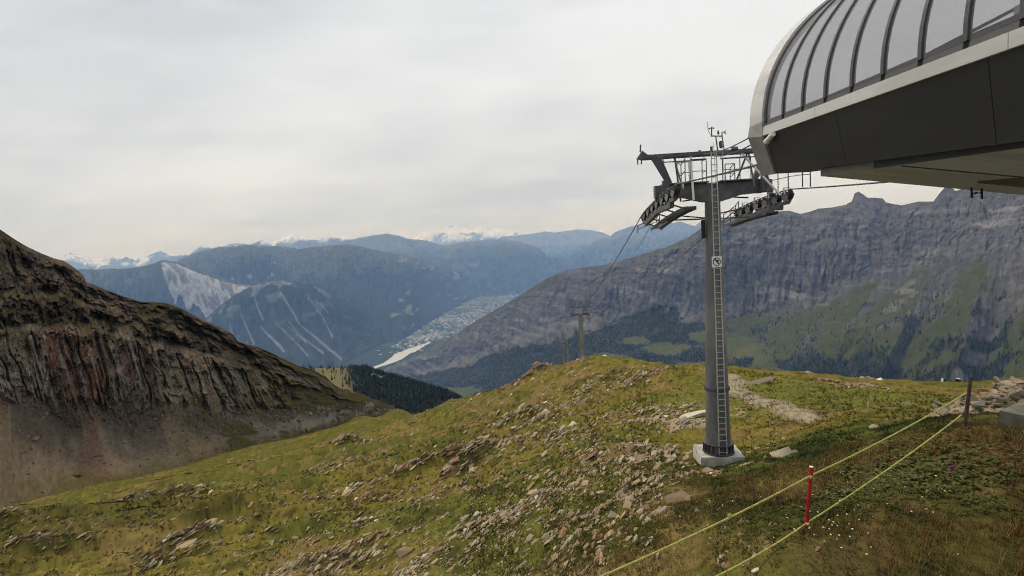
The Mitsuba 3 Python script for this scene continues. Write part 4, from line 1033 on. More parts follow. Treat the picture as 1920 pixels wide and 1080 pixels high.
x, y, d = fan(9500, 7.5, 24, -4, 46, 61)
hn = fbm(np.stack([x / 1.7, y / 1.7, 0 * x], 1), 3, 74)
dock = np.exp(-(((x - 9.0) / 2.6) ** 2 + ((y - 12.2) / 2.2) ** 2))
m = (hn + 0.22 * dock > 0.56) & (x - 0.14 * y > 1.0)
x, y, d, dk = x[m], y[m], d[m], dock[m]
g = lerp(np.array([0.055, 0.062, 0.018]), np.array([0.108, 0.118, 0.046]), np.clip(dk * 1.4, 0, 1))
L = leaves(x, y, 0.06 + 0.085 * np.clip(dk * 1.3, 0, 1) + 0 * x, 5, g, 62)
add('herb_leaves', mikit.ply(trimesh.Trimesh(L[0], L[1], process=False), 'plant', color=L[2]))
tag('herb_leaves', 'broad leaved dark green herbs covering the bank below the yellow ropes', 'herbs', kind='stuff')
# white and yellow flower heads in the bottom right corner, standing on stalks
r = np.random.default_rng(63)
ms = []
for (px, py, Yd, n, s) in [(1560, 1030, 9.4, 26, 0.35), (1580, 1000, 9.9, 8, 0.3), (1700, 1010, 9.6, 10, 0.7), (1640, 960, 10.9, 10, 0.6), (1900, 1050, 8.6, 6, 0.6), (1480, 910, 13, 5, 0.8), (1390, 950, 13.4, 6, 0.7), (1400, 1040, 10.2, 5, 0.7)]:
    c = at(px, py, Yd)
    for _ in range(n):
        x, y = c[0] + r.normal() * s, c[1] + r.normal() * s
        z = float(H(np.array([x]), np.array([y]))[0])
        h = r.uniform(0.10, 0.24); tx, ty = r.normal(size=2) * 0.03
        ms.append((cyl((x, y, z), (x + tx, y + ty, z + h), 0.002, n=3), 0))
        fl = trimesh.creation.icosphere(subdivisions=0, radius=0.018 * r.uniform(0.6, 1.2)); fl.apply_scale([1, 1, 0.5]); fl.apply_translation([x + tx, y + ty, z + h])
        ms.append((fl, 1))
cols = np.vstack([np.tile([[0.06, 0.09, 0.03], [0.75, 0.74, 0.62]][k], (len(m.vertices), 1)) for m, k in ms])
add('wild_flowers', mikit.ply(cat([m for m, _ in ms]), 'plant', color=cols))
tag('wild_flowers', 'tiny white flower heads on stalks in the grass of the bank', 'flowers', kind='stuff')
# ------------------------------------------------------------------ the lift tower
B = at(1347, 846, 26.0)
E1, E2, E3 = V(0.9977, -0.068, 0), V(0.068, 0.9977, 0), V(0, 0, 1)
BZ = B[2]


def L(a, b, z):
    """tower frame: a across the line to the right, b along the line away, z true height"""
    return V(B[0], B[1], 0) + a * E1 + b * E2 + V(0, 0, z)


def bar(p, q, w, h=None, n=4):
    """rectangular bar from p to q, w wide and h high"""
    p, q = V(*p), V(*q)
    h = w if h is None else h
    t = q - p
    ln = np.linalg.norm(t); t = t / ln
    s = np.cross(t, E3) if abs(t[2]) < 0.95 else np.cross(t, E2)
    s /= np.linalg.norm(s)
    return box((p + q) / 2, t * ln / 2, s * w / 2, np.cross(s, t) * h / 2)


TW = 'lift_tower'
foot_c = B + V(0.03, 0.1, -0.55)
fe = V(math.cos(-0.12), math.sin(-0.12), 0); fn_ = V(-fe[1], fe[0], 0)
fm = trimesh.creation.box((2.1, 1.75, 1.1)); fm = fm.subdivide().subdivide()
vv = np.asarray(fm.vertices); 
vv = vv * (1 - 0.02 * (np.abs(vv[:, 2:]) > 0.54)) + 0.02 * (fbm(vv * 3, 2, 4)[:, None] - 0.5)
vv = vv[:, :1] * fe + vv[:, 1:2] * fn_ + vv[:, 2:] * E3 + foot_c
part(TW + '__footing', trimesh.Trimesh(vv, fm.faces, process=False), 'concrete')
tag(TW, 'tall grey tubular lift tower with ladder and sheave arms standing on a concrete block', 'lift tower')
TOPZ = 2.35
RB, RT = 0.60, 0.34
zj = BZ + 3.25
rad = lambda z: RB + (RT - RB) * (z - BZ) / (TOPZ - BZ)
c0 = V(B[0], B[1], 0)
part(TW + '__lower_shaft', cyl(c0 + E3 * (BZ + 0.02), c0 + E3 * zj, rad(BZ), rad(zj), 48, cap=False), 'galvanised', smooth=40)
part(TW + '__upper_shaft', cyl(c0 + E3 * zj, c0 + E3 * TOPZ, rad(zj), RT, 48), 'galvanised', smooth=40)
part(TW + '__joint_flange', [cyl(c0 + E3 * (zj - 0.05), c0 + E3 * (zj + 0.05), rad(zj) + 0.07, n=48)] + [cyl(c0 + V(math.cos(a), math.sin(a), 0) * (rad(zj) + 0.045) + E3 * (zj - 0.09), c0 + V(math.cos(a), math.sin(a), 0) * (rad(zj) + 0.045) + E3 * (zj + 0.09), 0.018, n=6) for a in np.arange(24) * 2 * np.pi / 24], 'steel_dark', smooth=40)
ms = [cyl(c0 + E3 * (BZ + 0.0), c0 + E3 * (BZ + 0.06), RB + 0.16, n=48), cyl(c0 + E3 * (BZ + 0.46), c0 + E3 * (BZ + 0.51), RB + 0.13, n=48)]
part(TW + '__base_flange', ms, 'steel_dark', smooth=40)
for k in range(18):
    a = (k + 0.3) * 2 * np.pi / 18
    dr_ = V(math.cos(a), math.sin(a), 0); ds = V(-dr_[1], dr_[0], 0)
    part(TW + '__base_flange__gusset', box(c0 + dr_ * (RB + 0.055) + E3 * (BZ + 0.26), dr_ * 0.075, ds * 0.014, E3 * 0.2), 'steel_dark')
# ladder on the uphill face
la0, la1 = -0.17, 0.20
side_b = lambda z: -math.sqrt(max(rad(min(z, TOPZ)) ** 2 - 0.28 ** 2, 0.02)) - 0.16
zt = 4.05
zs = np.linspace(BZ + 0.1, zt, 24)
for a in (la0, la1):
    part(TW + '__ladder__rail', [bar(L(a * (1 - 0.35 * (p - BZ) / (zt - BZ)) , side_b(p), p), L(a * (1 - 0.35 * (q - BZ) / (zt - BZ)), side_b(q), q), 0.045, 0.03) for p, q in zip(zs[:-1], zs[1:])], 'steel_pale')
z = BZ + 0.2
lad = lambda a, zz_: L(a * (1 - 0.35 * (zz_ - BZ) / (zt - BZ)), side_b(zz_), zz_)
while z < zt - 0.05:
    part(TW + '__ladder__rung', cyl(lad(la0, z), lad(la1, z), 0.021, n=8), 'steel_pale', smooth=40)
    z += 0.29
ms = []
for z in np.arange(BZ + 0.9, TOPZ, 1.9):
    for a in (la0, la1):
        ms.append(bar(lad(a, z), lad(a, z) + E2 * 0.35, 0.04))
part(TW + '__ladder__bracket', ms, 'steel_dark')
# sign plate with a ring and a slanting symbol
sz = -1.17
sc0 = L(-0.02, side_b(sz) - 0.05, sz)
part(TW + '__sign', box(sc0, E1 * 0.23, E2 * 0.006, E3 * 0.26), 'white_paint')
tag(TW + '__sign', 'small white sign with a black ring symbol')
ms = []
aa = np.linspace(0, 2 * np.pi, 25)
ring = [sc0 - E2 * 0.010 + E1 * 0.165 * math.cos(a) + E3 * 0.185 * math.sin(a) for a in aa]
ms += [bar(p, q, 0.006, 0.034) if abs((q - p)[2]) < abs((q - p) @ E1) else box((p + q) / 2, (q - p) / 2 * 1.05, np.cross(E2, (q - p) / np.linalg.norm(q - p)) * 0.017, E2 * 0.003) for p, q in zip(ring[:-1], ring[1:])]
sl = [sc0 - E2 * 0.012 + E1 * x_ + E3 * z_ for x_, z_ in [(-0.12, 0.17), (-0.02, 0.05), (0.09, -0.10)]]
ms += [box((p + q) / 2, (q - p) / 2, np.cross(E2, (q - p) / np.linalg.norm(q - p)) * 0.03, E2 * 0.003) for p, q in zip(sl[:-1], sl[1:])]
ms.append(box(sc0 - E2 * 0.012 + E1 * 0.05 + E3 * 0.05, E1 * 0.05, E2 * 0.003, E3 * 0.03))
part(TW + '__sign__symbol', ms, 'black_plastic')
# crossarm: a deep box beam, deepest at the shaft
prof = [(-2.75, 2.62), (-2.75, 2.05), (-1.35, 1.98), (-0.45, 1.72), (0.45, 1.72), (1.35, 1.98), (2.75, 2.05), (2.75, 2.62)]
part(TW + '__crossarm', prism([L(a, -0.19, z) for a, z in prof], E2 * 0.38), 'steel_dark')
for a in (-2.3, 2.3):
    part(TW + '__crossarm__end_bracket', [bar(L(a, -0.55, 2.35), L(a, 0.55, 2.35), 0.34, 0.62), box(L(a, -0.42, 2.72), E1 * 0.15, E2 * 0.1, E3 * 0.1)], 'steel_dark')
# lifting frame above
part(TW + '__lifting_beam', [bar(L(-3.3, 0, 4.02), L(3.25, 0, 4.02), 0.16, 0.24), bar(L(-3.3, 0, 3.96), L(3.25, 0, 3.96), 0.26, 0.03)], 'steel_dark')
part(TW + '__lifting_beam__hook', [prism([L(-3.55, -0.06, 3.98), L(-3.30, -0.06, 3.90), L(-3.0, -0.06, 4.13), L(-3.28, -0.06, 4.36)], E2 * 0.12), cyl(L(-3.36, 0, 4.3), L(-3.33, 0, 4.66), 0.035, n=6), cyl(L(-3.5, 0, 3.98), L(-3.5, 0, 3.72), 0.03, n=6), cyl(L(-3.32, 0, 3.92), L(-3.32, 0, 3.72), 0.03, n=6)], 'steel_dark')
for s in (-1, 1):
    part(TW + '__frame_leg', prism([L(s * 2.85, -0.1, 3.94), L(s * 2.38, -0.1, 3.94), L(s * 1.86, -0.1, 2.622), L(s * 2.1, -0.1, 2.622)], E2 * 0.2), 'steel_dark')
    part(TW + '__frame_strut', [cyl(L(s * 1.75, 0.0, 3.9), L(s * 1.62, -1.0, 2.2), 0.04, n=6), cyl(L(s * 1.7, 0.1, 3.9), L(s * 1.2, 1.2, 1.9), 0.045, n=6)], 'steel_dark')
    part(TW + '__frame_strut', [cyl(L(s * 1.2 + 0.2, -0.1, 3.9), L(s * 1.9 + 0.5, -1.9, 1.7), 0.05, n=6)], 'steel_pale')
    part(TW + '__cable_tray', [bar(L(s * 0.35, -0.16, 3.72), L(s * 2.35, -0.16, 3.72), 0.05), *[bar(L(s * q, -0.16, 3.72), L(s * q, -0.16, 3.9), 0.03) for q in (0.4, 1.3, 2.3)]], 'steel_dark')
part(TW + '__low_brace', [bar(L(-2.1, 0.4, 0.96), L(0, 0.36, 0.92), 0.07), bar(L(-1.75, 0.9, 1.22), L(-0.1, 0.36, 0.95), 0.06), bar(L(0, 0.36, 0.92), L(2.1, 0.4, 0.9), 0.06), bar(L(0.1, 0.36, 1.1), L(1.9, 0.9, 1.4), 0.06), bar(L(-1.3, 0.5, 1.86), L(-0.2, 0.2, 1.95), 0.06), bar(L(0.2, 0.2, 1.98), L(1.9, 0.6, 1.86), 0.06)], 'steel_dark')
part(TW + '__conduit', cyl(L(-0.50, -0.1, 0.86), L(-0.50, -0.1, -0.02), 0.09, n=12), 'black_plastic', smooth=40)


def train(a, b0, b1, zf, side, name):
    """sheave train: wheels in a row under the rope, on rocker beams, with a catwalk beside it"""
    bs = np.linspace(b0, b1, int(round((b1 - b0) / 0.56)) + 1)
    up = 1
    for b in bs:
        w = [cyl(L(a - 0.05, b, zf(b) - 0.0), L(a + 0.05, b, zf(b) - 0.0), 0.20, n=20)]
        w += [cyl(L(a - 0.075, b, zf(b)), L(a + 0.075, b, zf(b)), 0.14, n=14), cyl(L(a - 0.17, b, zf(b)), L(a + 0.17, b, zf(b)), 0.035, n=8)]
        part(f'{TW}__{name}__sheave', w, 'rubber', smooth=40)
    for i in range(0, len(bs) - 1, 2):
        p, q = bs[i], bs[i + 1]
        for o in (-0.11, 0.11):
            part(f'{TW}__{name}__rocker', prism([L(a + o - 0.012, p - 0.12, zf(p) + 0.05), L(a + o - 0.012, q + 0.12, zf(q) + 0.05), L(a + o - 0.012, q + 0.06, zf(q) - 0.12), L(a + o - 0.012, (p + q) / 2, zf((p + q) / 2) - 0.36), L(a + o - 0.012, p - 0.06, zf(p) - 0.12)], E1 * 0.024), 'galvanised')
    n4 = [(bs[i], bs[min(i + 3, len(bs) - 1)]) for i in range(0, len(bs) - 2, 4)]
    for p, q in n4:
        part(f'{TW}__{name}__beam', [bar(L(a, p + 0.2, zf(p + 0.2) - 0.33), L(a, q - 0.2, zf(q - 0.2) - 0.33), 0.14, 0.16)], 'steel_dark')
    part(f'{TW}__{name}__main_beam', [bar(L(a, b0 + 0.9, zf(b0 + 0.9) - 0.52), L(a, 0, zf(0) - 0.40), 0.18, 0.22), bar(L(a, 0, zf(0) - 0.40), L(a, b1 - 0.9, zf(b1 - 0.9) - 0.52), 0.18, 0.22), bar(L(a, 0, zf(0) - 0.5), L(a, 0, 2.3), 0.2, 0.24)], 'steel_dark')
    for b in bs[::3]:
        part(f'{TW}__{name}__rope_guard', [bar(L(a - side * 0.26, b - 0.05, zf(b) + 0.02), L(a - side * 0.26, b + 0.05, zf(b) + 0.30), 0.05, 0.05), bar(L(a - side * 0.26, b, zf(b) + 0.28), L(a, b, zf(b) + 0.30), 0.06, 0.03)], 'steel_pale')
    # catwalk: stepped gratings, handrails on the outside
    ca = a - side * 0.62 if name.endswith('train') else a
    cb = np.arange(b0 + 0.4, b1 - 0.2, 0.30)
    for b in cb:
        part(f'{TW}__{name}__step', [bar(L(ca - 0.24, b, zf(b) - 0.70), L(ca + 0.24, b, zf(b) - 0.70), 0.20, 0.035)], 'galvanised')
    part(f'{TW}__{name}__stringer', [bar(L(ca + o, p, zf(p) - 0.76), L(ca + o, q, zf(q) - 0.76), 0.03, 0.13) for o in (-0.26, 0.26) for p, q in zip(cb[:-1:4], list(cb[4::4]) + [cb[-1]])], 'steel_dark')
    for b in cb[2::5]:
        part(f'{TW}__{name}__hanger', bar(L(a, b, zf(b) - 0.5), L(ca, b, zf(b) - 0.72), 0.06), 'steel_dark')
    return ca


zl = lambda b: 1.80 - 0.092 * b - 0.007 * b * b
zr_ = lambda b: 1.66 - 0.045 * b - 0.008 * b * b
cl_ = train(-2.62, -3.9, 4.0, zl, -1, 'left_sheave_train')
cr_ = train(2.72, -2.1, 4.6, zr_, 1, 'right_sheave_train')


def railing(key, pts, h=1.0, r=0.022):
    pts = [V(*p) for p in pts]
    ms = [cyl(p, p + E3 * h, r, n=6) for p in pts]
    for p, q in zip(pts[:-1], pts[1:]):
        ms += [cyl(p + E3 * h, q + E3 * h, r, n=6), cyl(p + E3 * h * 0.5, q + E3 * h * 0.5, r * 0.85, n=6)]
    part(key, ms, 'steel_dark', smooth=40)


railing(TW + '__railing', [L(-1.95, -2.7, 2.45), L(-1.85, -1.6, 2.35), L(-1.75, -0.5, 2.62), L(-1.2, -0.5, 2.62)], 1.0)
railing(TW + '__railing', [L(-1.1, -0.35, 2.62), L(-0.35, -0.35, 2.62), L(-0.35, 0.35, 2.62)], 1.12)
railing(TW + '__railing', [L(0.4, -0.35, 2.62), L(1.2, -0.35, 2.62), L(1.7, -0.35, 2.62)], 1.10)
railing(TW + '__railing', [L(0.75, 0.35, 2.62), L(1.2, 0.35, 2.62), L(1.2, 1.0, 2.5)], 0.9)
railing(TW + '__railing', [L(2.35, -0.6, 1.95), L(2.5, -1.4, 1.95), L(2.6, -2.2, 1.95), L(2.95, -2.75, 1.95), L(3.3, -2.7, 1.95)], 1.05)
railing(TW + '__railing', [L(1.65, 1.2, 0.78), L(1.85, 2.2, 0.66), L(1.9, 3.2, 0.48), L(1.9, 4.3, 0.30)], 0.95)
railing(TW + '__railing', [L(-2.0, 2.6, 0.95), L(-2.0, 3.3, 0.80), L(-2.9, 4.2, 0.45)], 0.45)
part(TW + '__platform', [box(L(-1.15, 0.0, 2.66), E1 * 0.9, E2 * 0.42, E3 * 0.025), box(L(1.05, 0.0, 2.66), E1 * 0.8, E2 * 0.42, E3 * 0.025)], 'galvanised')
part(TW + '__ladder_hoop', [bar(L(0.02, -0.5, 2.6), L(0.02, -0.3, 4.5), 0.02), bar(L(0.42, -0.5, 2.6), L(0.42, -0.3, 4.5), 0.02)], 'steel_pale')
part(TW + '__lamp_housing', box(L(1.05, -0.12, 4.18), E1 * 0.13, E2 * 0.1, E3 * 0.06), 'steel_dark')
part(TW + '__junction_box', box(L(-0.02, -0.1, 4.22), E1 * 0.05, E2 * 0.05, E3 * 0.11), 'steel_dark')
part(TW + '__beacon', cyl(L(-0.55, 0, 4.14), L(-0.55, 0, 4.22), 0.09, 0.05, 10), 'galvanised')

# the little weather station standing on the lifting beam
WS = 'weather_station'
wp = lambda px, py: at(px, py, 26.0)
tag(WS, 'small weather station with wind sensors on two thin posts above the lift tower', 'weather station')
part(WS + '__post', [cyl(wp(1347, 292), wp(1342, 256), 0.032, n=8), cyl(wp(1346.5, 292), wp(1344.5, 283), 0.055, n=8)], 'steel_dark', smooth=40)
part(WS + '__post', [cyl(wp(1359.5, 292), wp(1354, 256), 0.026, n=8), cyl(wp(1354, 256), wp(1353.6, 247), 0.026, n=8)], 'steel_dark', smooth=40)
part(WS + '__crossbar', [bar(wp(1333, 255.2), wp(1355, 255.2), 0.05)], 'steel_dark')
an = wp(1334, 241)
part(WS + '__anemometer', [cyl(wp(1334.5, 255), an, 0.028, n=8), cyl(an, an + E3 * 0.04, 0.04, n=8)], 'steel_dark', smooth=40)
for k in range(3):
    a = 0.3 + k * 2.094
    tip = an + V(math.cos(a), math.sin(a), 0) * 0.11 + E3 * 0.02
    cup = trimesh.creation.icosphere(subdivisions=1, radius=0.04); cup.apply_translation(tip)
    part(WS + '__anemometer__cup', [cyl(an + E3 * 0.02, tip, 0.009, n=5), cup], 'steel_dark', smooth=40)
vn = wp(1346.5, 248.5)
part(WS + '__vane', [prism([vn + E1 * -0.05 + E3 * -0.08, vn + E1 * 0.07 + E3 * -0.08, vn + E1 * 0.03 + E3 * 0.10, vn + E1 * -0.035 + E3 * 0.10], E2 * 0.012), cyl(vn + E1 * 0.0 - E3 * 0.2, vn - E3 * 0.05, 0.01, n=5)], 'steel_dark')
hv = wp(1358, 248.5)
part(WS + '__wind_sensor', [cyl(wp(1353.6, 247.5), hv, 0.012, n=6), cyl(hv, hv + V(0.08, 0, 0.09), 0.022, n=8), cyl(hv, hv + V(0.09, 0, -0.07), 0.022, n=8), cyl(hv, hv + V(-0.05, 0.02, 0.03), 0.022, n=8)], 'steel_dark')
part(WS + '__whip_antenna', tube([wp(1326.8, 229), wp(1327.3, 244), wp(1330, 249), wp(1333.5, 254)], 0.012), 'wire')
ic = wp(1352.3, 271)
part(WS + '__instrument_box', [cyl(ic - E3 * 0.14, ic + E3 * 0.13, 0.09, 0.115, 10), cyl(ic + E3 * 0.13, ic + E3 * 0.16, 0.09, n=10), cyl(ic - E3 * 0.17, ic - E3 * 0.14, 0.06, n=10)], 'frame_grey')

# the pylons further down the line
def pylon(px, ptop, pbase, Y, label, wpx, detail=True, dz=0.0):
    b = at(px, pbase, Y); top = at(px, ptop, Y)[2]
    key = add_key('lift_pylon')
    tag(key, label, 'lift pylon', None)
    b0 = b - E3 * dz
    w = wpx * Y / 1000 / 2
    Q = lambda a, bb, z: V(b[0], b[1], 0) + a * E1 + bb * E2 + E3 * z
    part(key + '__shaft', cyl(V(b0[0], b0[1], b0[2]), V(b[0], b[1], top - 1.3), 0.62, 0.36, 20), 'galvanised', smooth=40)
    part(key + '__crossarm', [bar(Q(-w * 0.86, 0, top - 1.45), Q(w * 0.86, 0, top - 1.45), 0.34, 0.42)], 'steel_dark')
    part(key + '__lifting_beam', [bar(Q(-w, 0, top), Q(w, 0, top), 0.2, 0.26)], 'steel_dark')
    for s in (-1, 1):
        part(key + '__frame_leg', [bar(Q(s * w * 0.66, 0, top), Q(s * w * 0.60, 0, top - 1.45), 0.2, 0.3)], 'galvanised')
        zc = top - 1.75
        part(key + '__sheave_train', [bar(Q(s * w * 0.74, -2.6, zc + 0.35), Q(s * w * 0.74, 0, zc + 0.1), 0.3, 0.35), bar(Q(s * w * 0.74, 0, zc + 0.1), Q(s * w * 0.74, 2.8, zc - 0.4), 0.3, 0.35)] + [cyl(Q(s * w * 0.74 - 0.06, bb, zc + 0.3 - 0.13 * bb), Q(s * w * 0.74 + 0.06, bb, zc + 0.3 - 0.13 * bb), 0.24, n=12) for bb in np.arange(-2.4, 2.7, 0.6)], 'steel_dark')
        part(key + '__catwalk', [bar(Q(s * w * 0.45, -2.2, zc - 0.25), Q(s * w * 0.45, 2.2, zc - 0.7), 0.5, 0.08)], 'steel_dark')
    part(key + '__ladder', [cyl(Q(a, -0.75, b0[2] + 0.4), Q(a * 0.8, -0.5, top - 0.2), 0.025, n=4) for a in (-0.18, 0.18)] + [bar(Q(-0.18, -0.7, z), Q(0.18, -0.7, z), 0.025) for z in np.arange(b0[2] + 0.6, top - 1.2, 0.6)], 'steel_pale')
    part(key + '__footing', box(V(b0[0], b0[1], b0[2] - 0.3), E1 * 1.2, E2 * 1.2, E3 * 0.45), 'concrete')
    return Q, w, top


def add_key(base):
    k = _count.get('#' + base, 0)
    _count['#' + base] = k + 1
    return base if k == 0 else f'{base}_{k:03d}'


Q2, w2, t2 = pylon(1091.5, 576, 676, 112, 'grey lift pylon standing on the grassy hilltop', 41)
Q3, w3, t3 = pylon(1065.5, 636, 690, 210, 'smaller lift pylon showing behind the hilltop, right of two farther ones', 23, dz=8)
Q4, w4, t4 = pylon(1058, 619, 690, 290, 'thin tall far lift pylon just left of the smaller one', 9, dz=12)
Q5, w5, t5 = pylon(1050.5, 661, 695, 380, 'farthest and lowest lift pylon, left of the other two behind the hilltop', 14, dz=30)

# ropes and cables: each hangs in a shallow curve
def hang(key, p, q, sag, r, n=24, mat='wire'):
    p, q = V(*p), V(*q)
    t = np.linspace(0, 1, n)[:, None]
    c = p + (q - p) * t - V(0, 0, 1) * (4 * sag * t * (1 - t))
    return part(key, tube(c, r, 6), mat, smooth=60)


def bent(key, spans, r, label):
    ms = []
    for p, q, sag, n in spans:
        p, q = V(*p), V(*q)
        t = np.linspace(0, 1, n)[:, None]
        ms.append(tube(p + (q - p) * t - V(0, 0, 1) * (4 * sag * t * (1 - t)), r, 6))
    k = part(key, ms, 'wire', smooth=60)
    tag(k, label, 'rope')


top_l = [L(-2.62, b, zl(b) + 0.22) for b in np.linspace(-3.9, 4.0, 12)]
top_r = [L(2.72, b, zr_(b) + 0.22) for b in np.linspace(-2.1, 4.6, 12)]
s2l, s2r = Q2(-w2 * 0.74, -2.4, t2 - 0.95), Q2(w2 * 0.74, -2.4, t2 - 0.95)
e3l, e3r = Q3(-w3 * 0.74, -2.4, t3 - 1.0), Q3(w3 * 0.74, -2.4, t3 - 1.0)
bent('haul_rope', [(at(1432, 306, 13.2), top_l[0], 0.02, 6)] + [(a, b, 0, 2) for a, b in zip(top_l[:-1], top_l[1:])] + [(top_l[-1], s2l, 1.2, 24), (s2l, e3l, 0.4, 12)], 0.030, 'thick steel haul rope running over the left sheaves down to the far pylon')
bent('haul_rope_001', [(at(1720, 336, 14.0), top_r[0], 0.02, 6)] + [(a, b, 0, 2) for a, b in zip(top_r[:-1], top_r[1:])] + [(top_r[-1], s2r, 1.2, 24), (s2r, e3r, 0.4, 12)], 0.030, 'steel haul rope running from under the station over the right sheaves')
for k, (p, q, lab) in enumerate([((1318, 289, 26), (1430, 243, 12.4), 'upper of two thin cables from the tower top to the station'), ((1334, 292, 26), (1425, 262, 12.4), 'lower of two thin cables from the tower top to the station'), ((1226, 412, 29), (1163, 498, 105), 'thin faint cable hanging left of the tower beside the thick rope')]):
    key = hang('cable' if k == 0 else f'cable_{k:03d}', at(*p), at(*q), 0.15 if k < 2 else 0.8, 0.018 if k < 2 else 0.016)
    tag(key, lab, 'cable')

# ------------------------------------------------------------------ the lift station hanging over the right corner
ST = 'lift_station'
tag(ST, 'rounded lift station with smoked glass vault and dark side panels, upper right', 'lift station')
LA = 5.5
fz = lambda y: 1.845 + 0.043 * (y - 5.73)                          # lower edge of the white fascia
pz = lambda y: 0.925 + 0.072 * (y - 6.25)                          # lower edge of the dark side
RW = 13.5
Y0, Y1 = -3.0, 11.55
sec = [(0, 0), (0.03, 0.18)]


def arch(t, y, grow=0.0):
    """point of the vault: t 0 at the left sill to 1 at the right sill"""
    a = math.pi * (1 - t)
    e = 0.98
    cx, sx_ = math.cos(a), math.sin(a)
    x = 9.5 + (4.0 + grow) * math.copysign(abs(cx) ** e, cx)
    return V(x, y, fz(y) + 0.27 + (3.12 + grow) * abs(sx_) ** e)


def strip(pts_a, pts_b):
    n = len(pts_a)
    vv = np.vstack([pts_a, pts_b])
    i = np.arange(n - 1)
    return trimesh.Trimesh(vv, np.vstack([np.stack([i, i + 1, i + n + 1], 1), np.stack([i, i + n + 1, i + n], 1)]), process=False)


ts = np.linspace(0, 1, 49)
ys = np.arange(11.40, -3.2, -0.705)
for y in ys:
    ms = []
    out_ = [arch(t, y, 0.02) for t in ts]; inn = [arch(t, y, -0.04) for t in ts]
    for dy in (-0.032, 0.032):
        ms.append(strip([p + V(0, dy, 0) for p in out_], [p + V(0, dy, 0) for p in inn]))
    ms.append(strip([p + V(0, -0.032, 0) for p in out_], [p + V(0, 0.032, 0) for p in out_]))
    ms.append(strip([p + V(0, -0.032, 0) for p in inn], [p + V(0, 0.032, 0) for p in inn]))
    part(ST + '__rib', ms, 'frame_grey')
for ya, yb in zip(ys[:-1], ys[1:]):
    for (i0, i1) in ((0, 25), (24, 49)):
        part(ST + '__pane', strip([arch(t, ya - 0.03) for t in ts[i0:i1]], [arch(t, yb + 0.03) for t in ts[i0:i1]]), 'smoked_glass', smooth=True)
for s, x0 in ((1, LA), (-1, RW)):
    # sill under the glass, white fascia, dark leaning side panels
    for ya, yb in zip(ys[:-1], ys[1:]):
        part(ST + '__sill', prism([V(x0 - s * 0.012, ya - 0.045, fz(ya) + 0.182), V(x0 - s * 0.012, yb + 0.045, fz(yb) + 0.182), V(x0 + s * 0.01, yb + 0.045, fz(yb) + 0.30), V(x0 + s * 0.01, ya - 0.045, fz(ya) + 0.30)], V(s * 0.06, 0, 0)), 'frame_grey')
    seams = [Y1, 9.55, 5.9, 2.4, Y0]
    for ya, yb in zip(seams[:-1], seams[1:]):
        g = 0.005
        part(ST + '__fascia', prism([V(x0 - s * 0.03, ya - g, fz(ya)), V(x0 - s * 0.03, yb + g, fz(yb)), V(x0 - s * 0.03, yb + g, fz(yb) + 0.18), V(x0 - s * 0.03, ya - g, fz(ya) + 0.18)], V(s * 0.10, 0, 0)), 'fascia_white')
    cuts = [(11.55, 12.0), (9.05, 9.5), (6.2, 6.6), (3.4, 3.7), (0.4, 0.6), (-3, -3)]
    for (ta, ba), (tb, bb) in zip(cuts[:-1], cuts[1:]):
        g = 0.006
        part(ST + '__side_panel', prism([V(x0 + s * 0.02, ta - g, fz(ta) - 0.004), V(x0 + s * 0.5, ba - g, pz(ba)), V(x0 + s * 0.5, bb + g, pz(bb)), V(x0 + s * 0.02, tb + g, fz(tb) - 0.004)], V(s * 0.05, 0, 0)), 'panel_dark')
# front rim: a broad pale band following the vault, and the cheek below it that slopes back
for g0, g1, ya, yb in ((0.06, -0.12, 11.45, 12.02),):
    o1, o2 = [arch(t, ya, g0) for t in ts], [arch(t, yb, g0) for t in ts]
    i1, i2 = [arch(t, ya, g1) for t in ts], [arch(t, yb, g1) for t in ts]
    part(ST + '__front_rim', [strip(o1, o2), strip(o2, i2), strip(i1, i2), strip(o1, i1)], 'fascia_white', smooth=30)
for s, x0 in ((1, LA), (-1, RW)):
    part(ST + '__front_cheek', [prism([V(x0 - s * 0.06, 11.45, fz(11.5) + 0.29), V(x0 - s * 0.06, 12.02, fz(12.0) + 0.29), V(x0 - s * 0.08, 12.08, fz(12.0) + 0.06), V(x0 - s * 0.04, 11.5, fz(11.5) - 0.02)], V(s * 0.12, 0, 0)),
                               prism([V(x0 - s * 0.075, 12.08, fz(12.0) + 0.058), V(x0 + s * 0.46, 12.62, pz(12.6) - 0.01), V(x0 + s * 0.46, 11.99, pz(12.0) - 0.01), V(x0 - s * 0.035, 11.5, fz(11.5) - 0.022)], V(s * 0.10, 0, 0.02))], 'cheek_grey')
# closing the underside of the hull between the two leaning sides, open slot for the carriers behind the front
part(ST + '__hull_floor', [prism([V(6.02, 12.45, pz(12.4) + 0.02), V(7.0, 12.45, pz(12.4) + 0.02), V(7.0, -3, pz(-3) + 0.02), V(6.02, -3, pz(-3) + 0.02)], V(0, 0, 0.04)), prism([V(12.98, 12.45, pz(12.4) + 0.02), V(12.0, 12.45, pz(12.4) + 0.02), V(12.0, -3, pz(-3) + 0.02), V(12.98, -3, pz(-3) + 0.02)], V(0, 0, 0.04))], 'panel_dark')
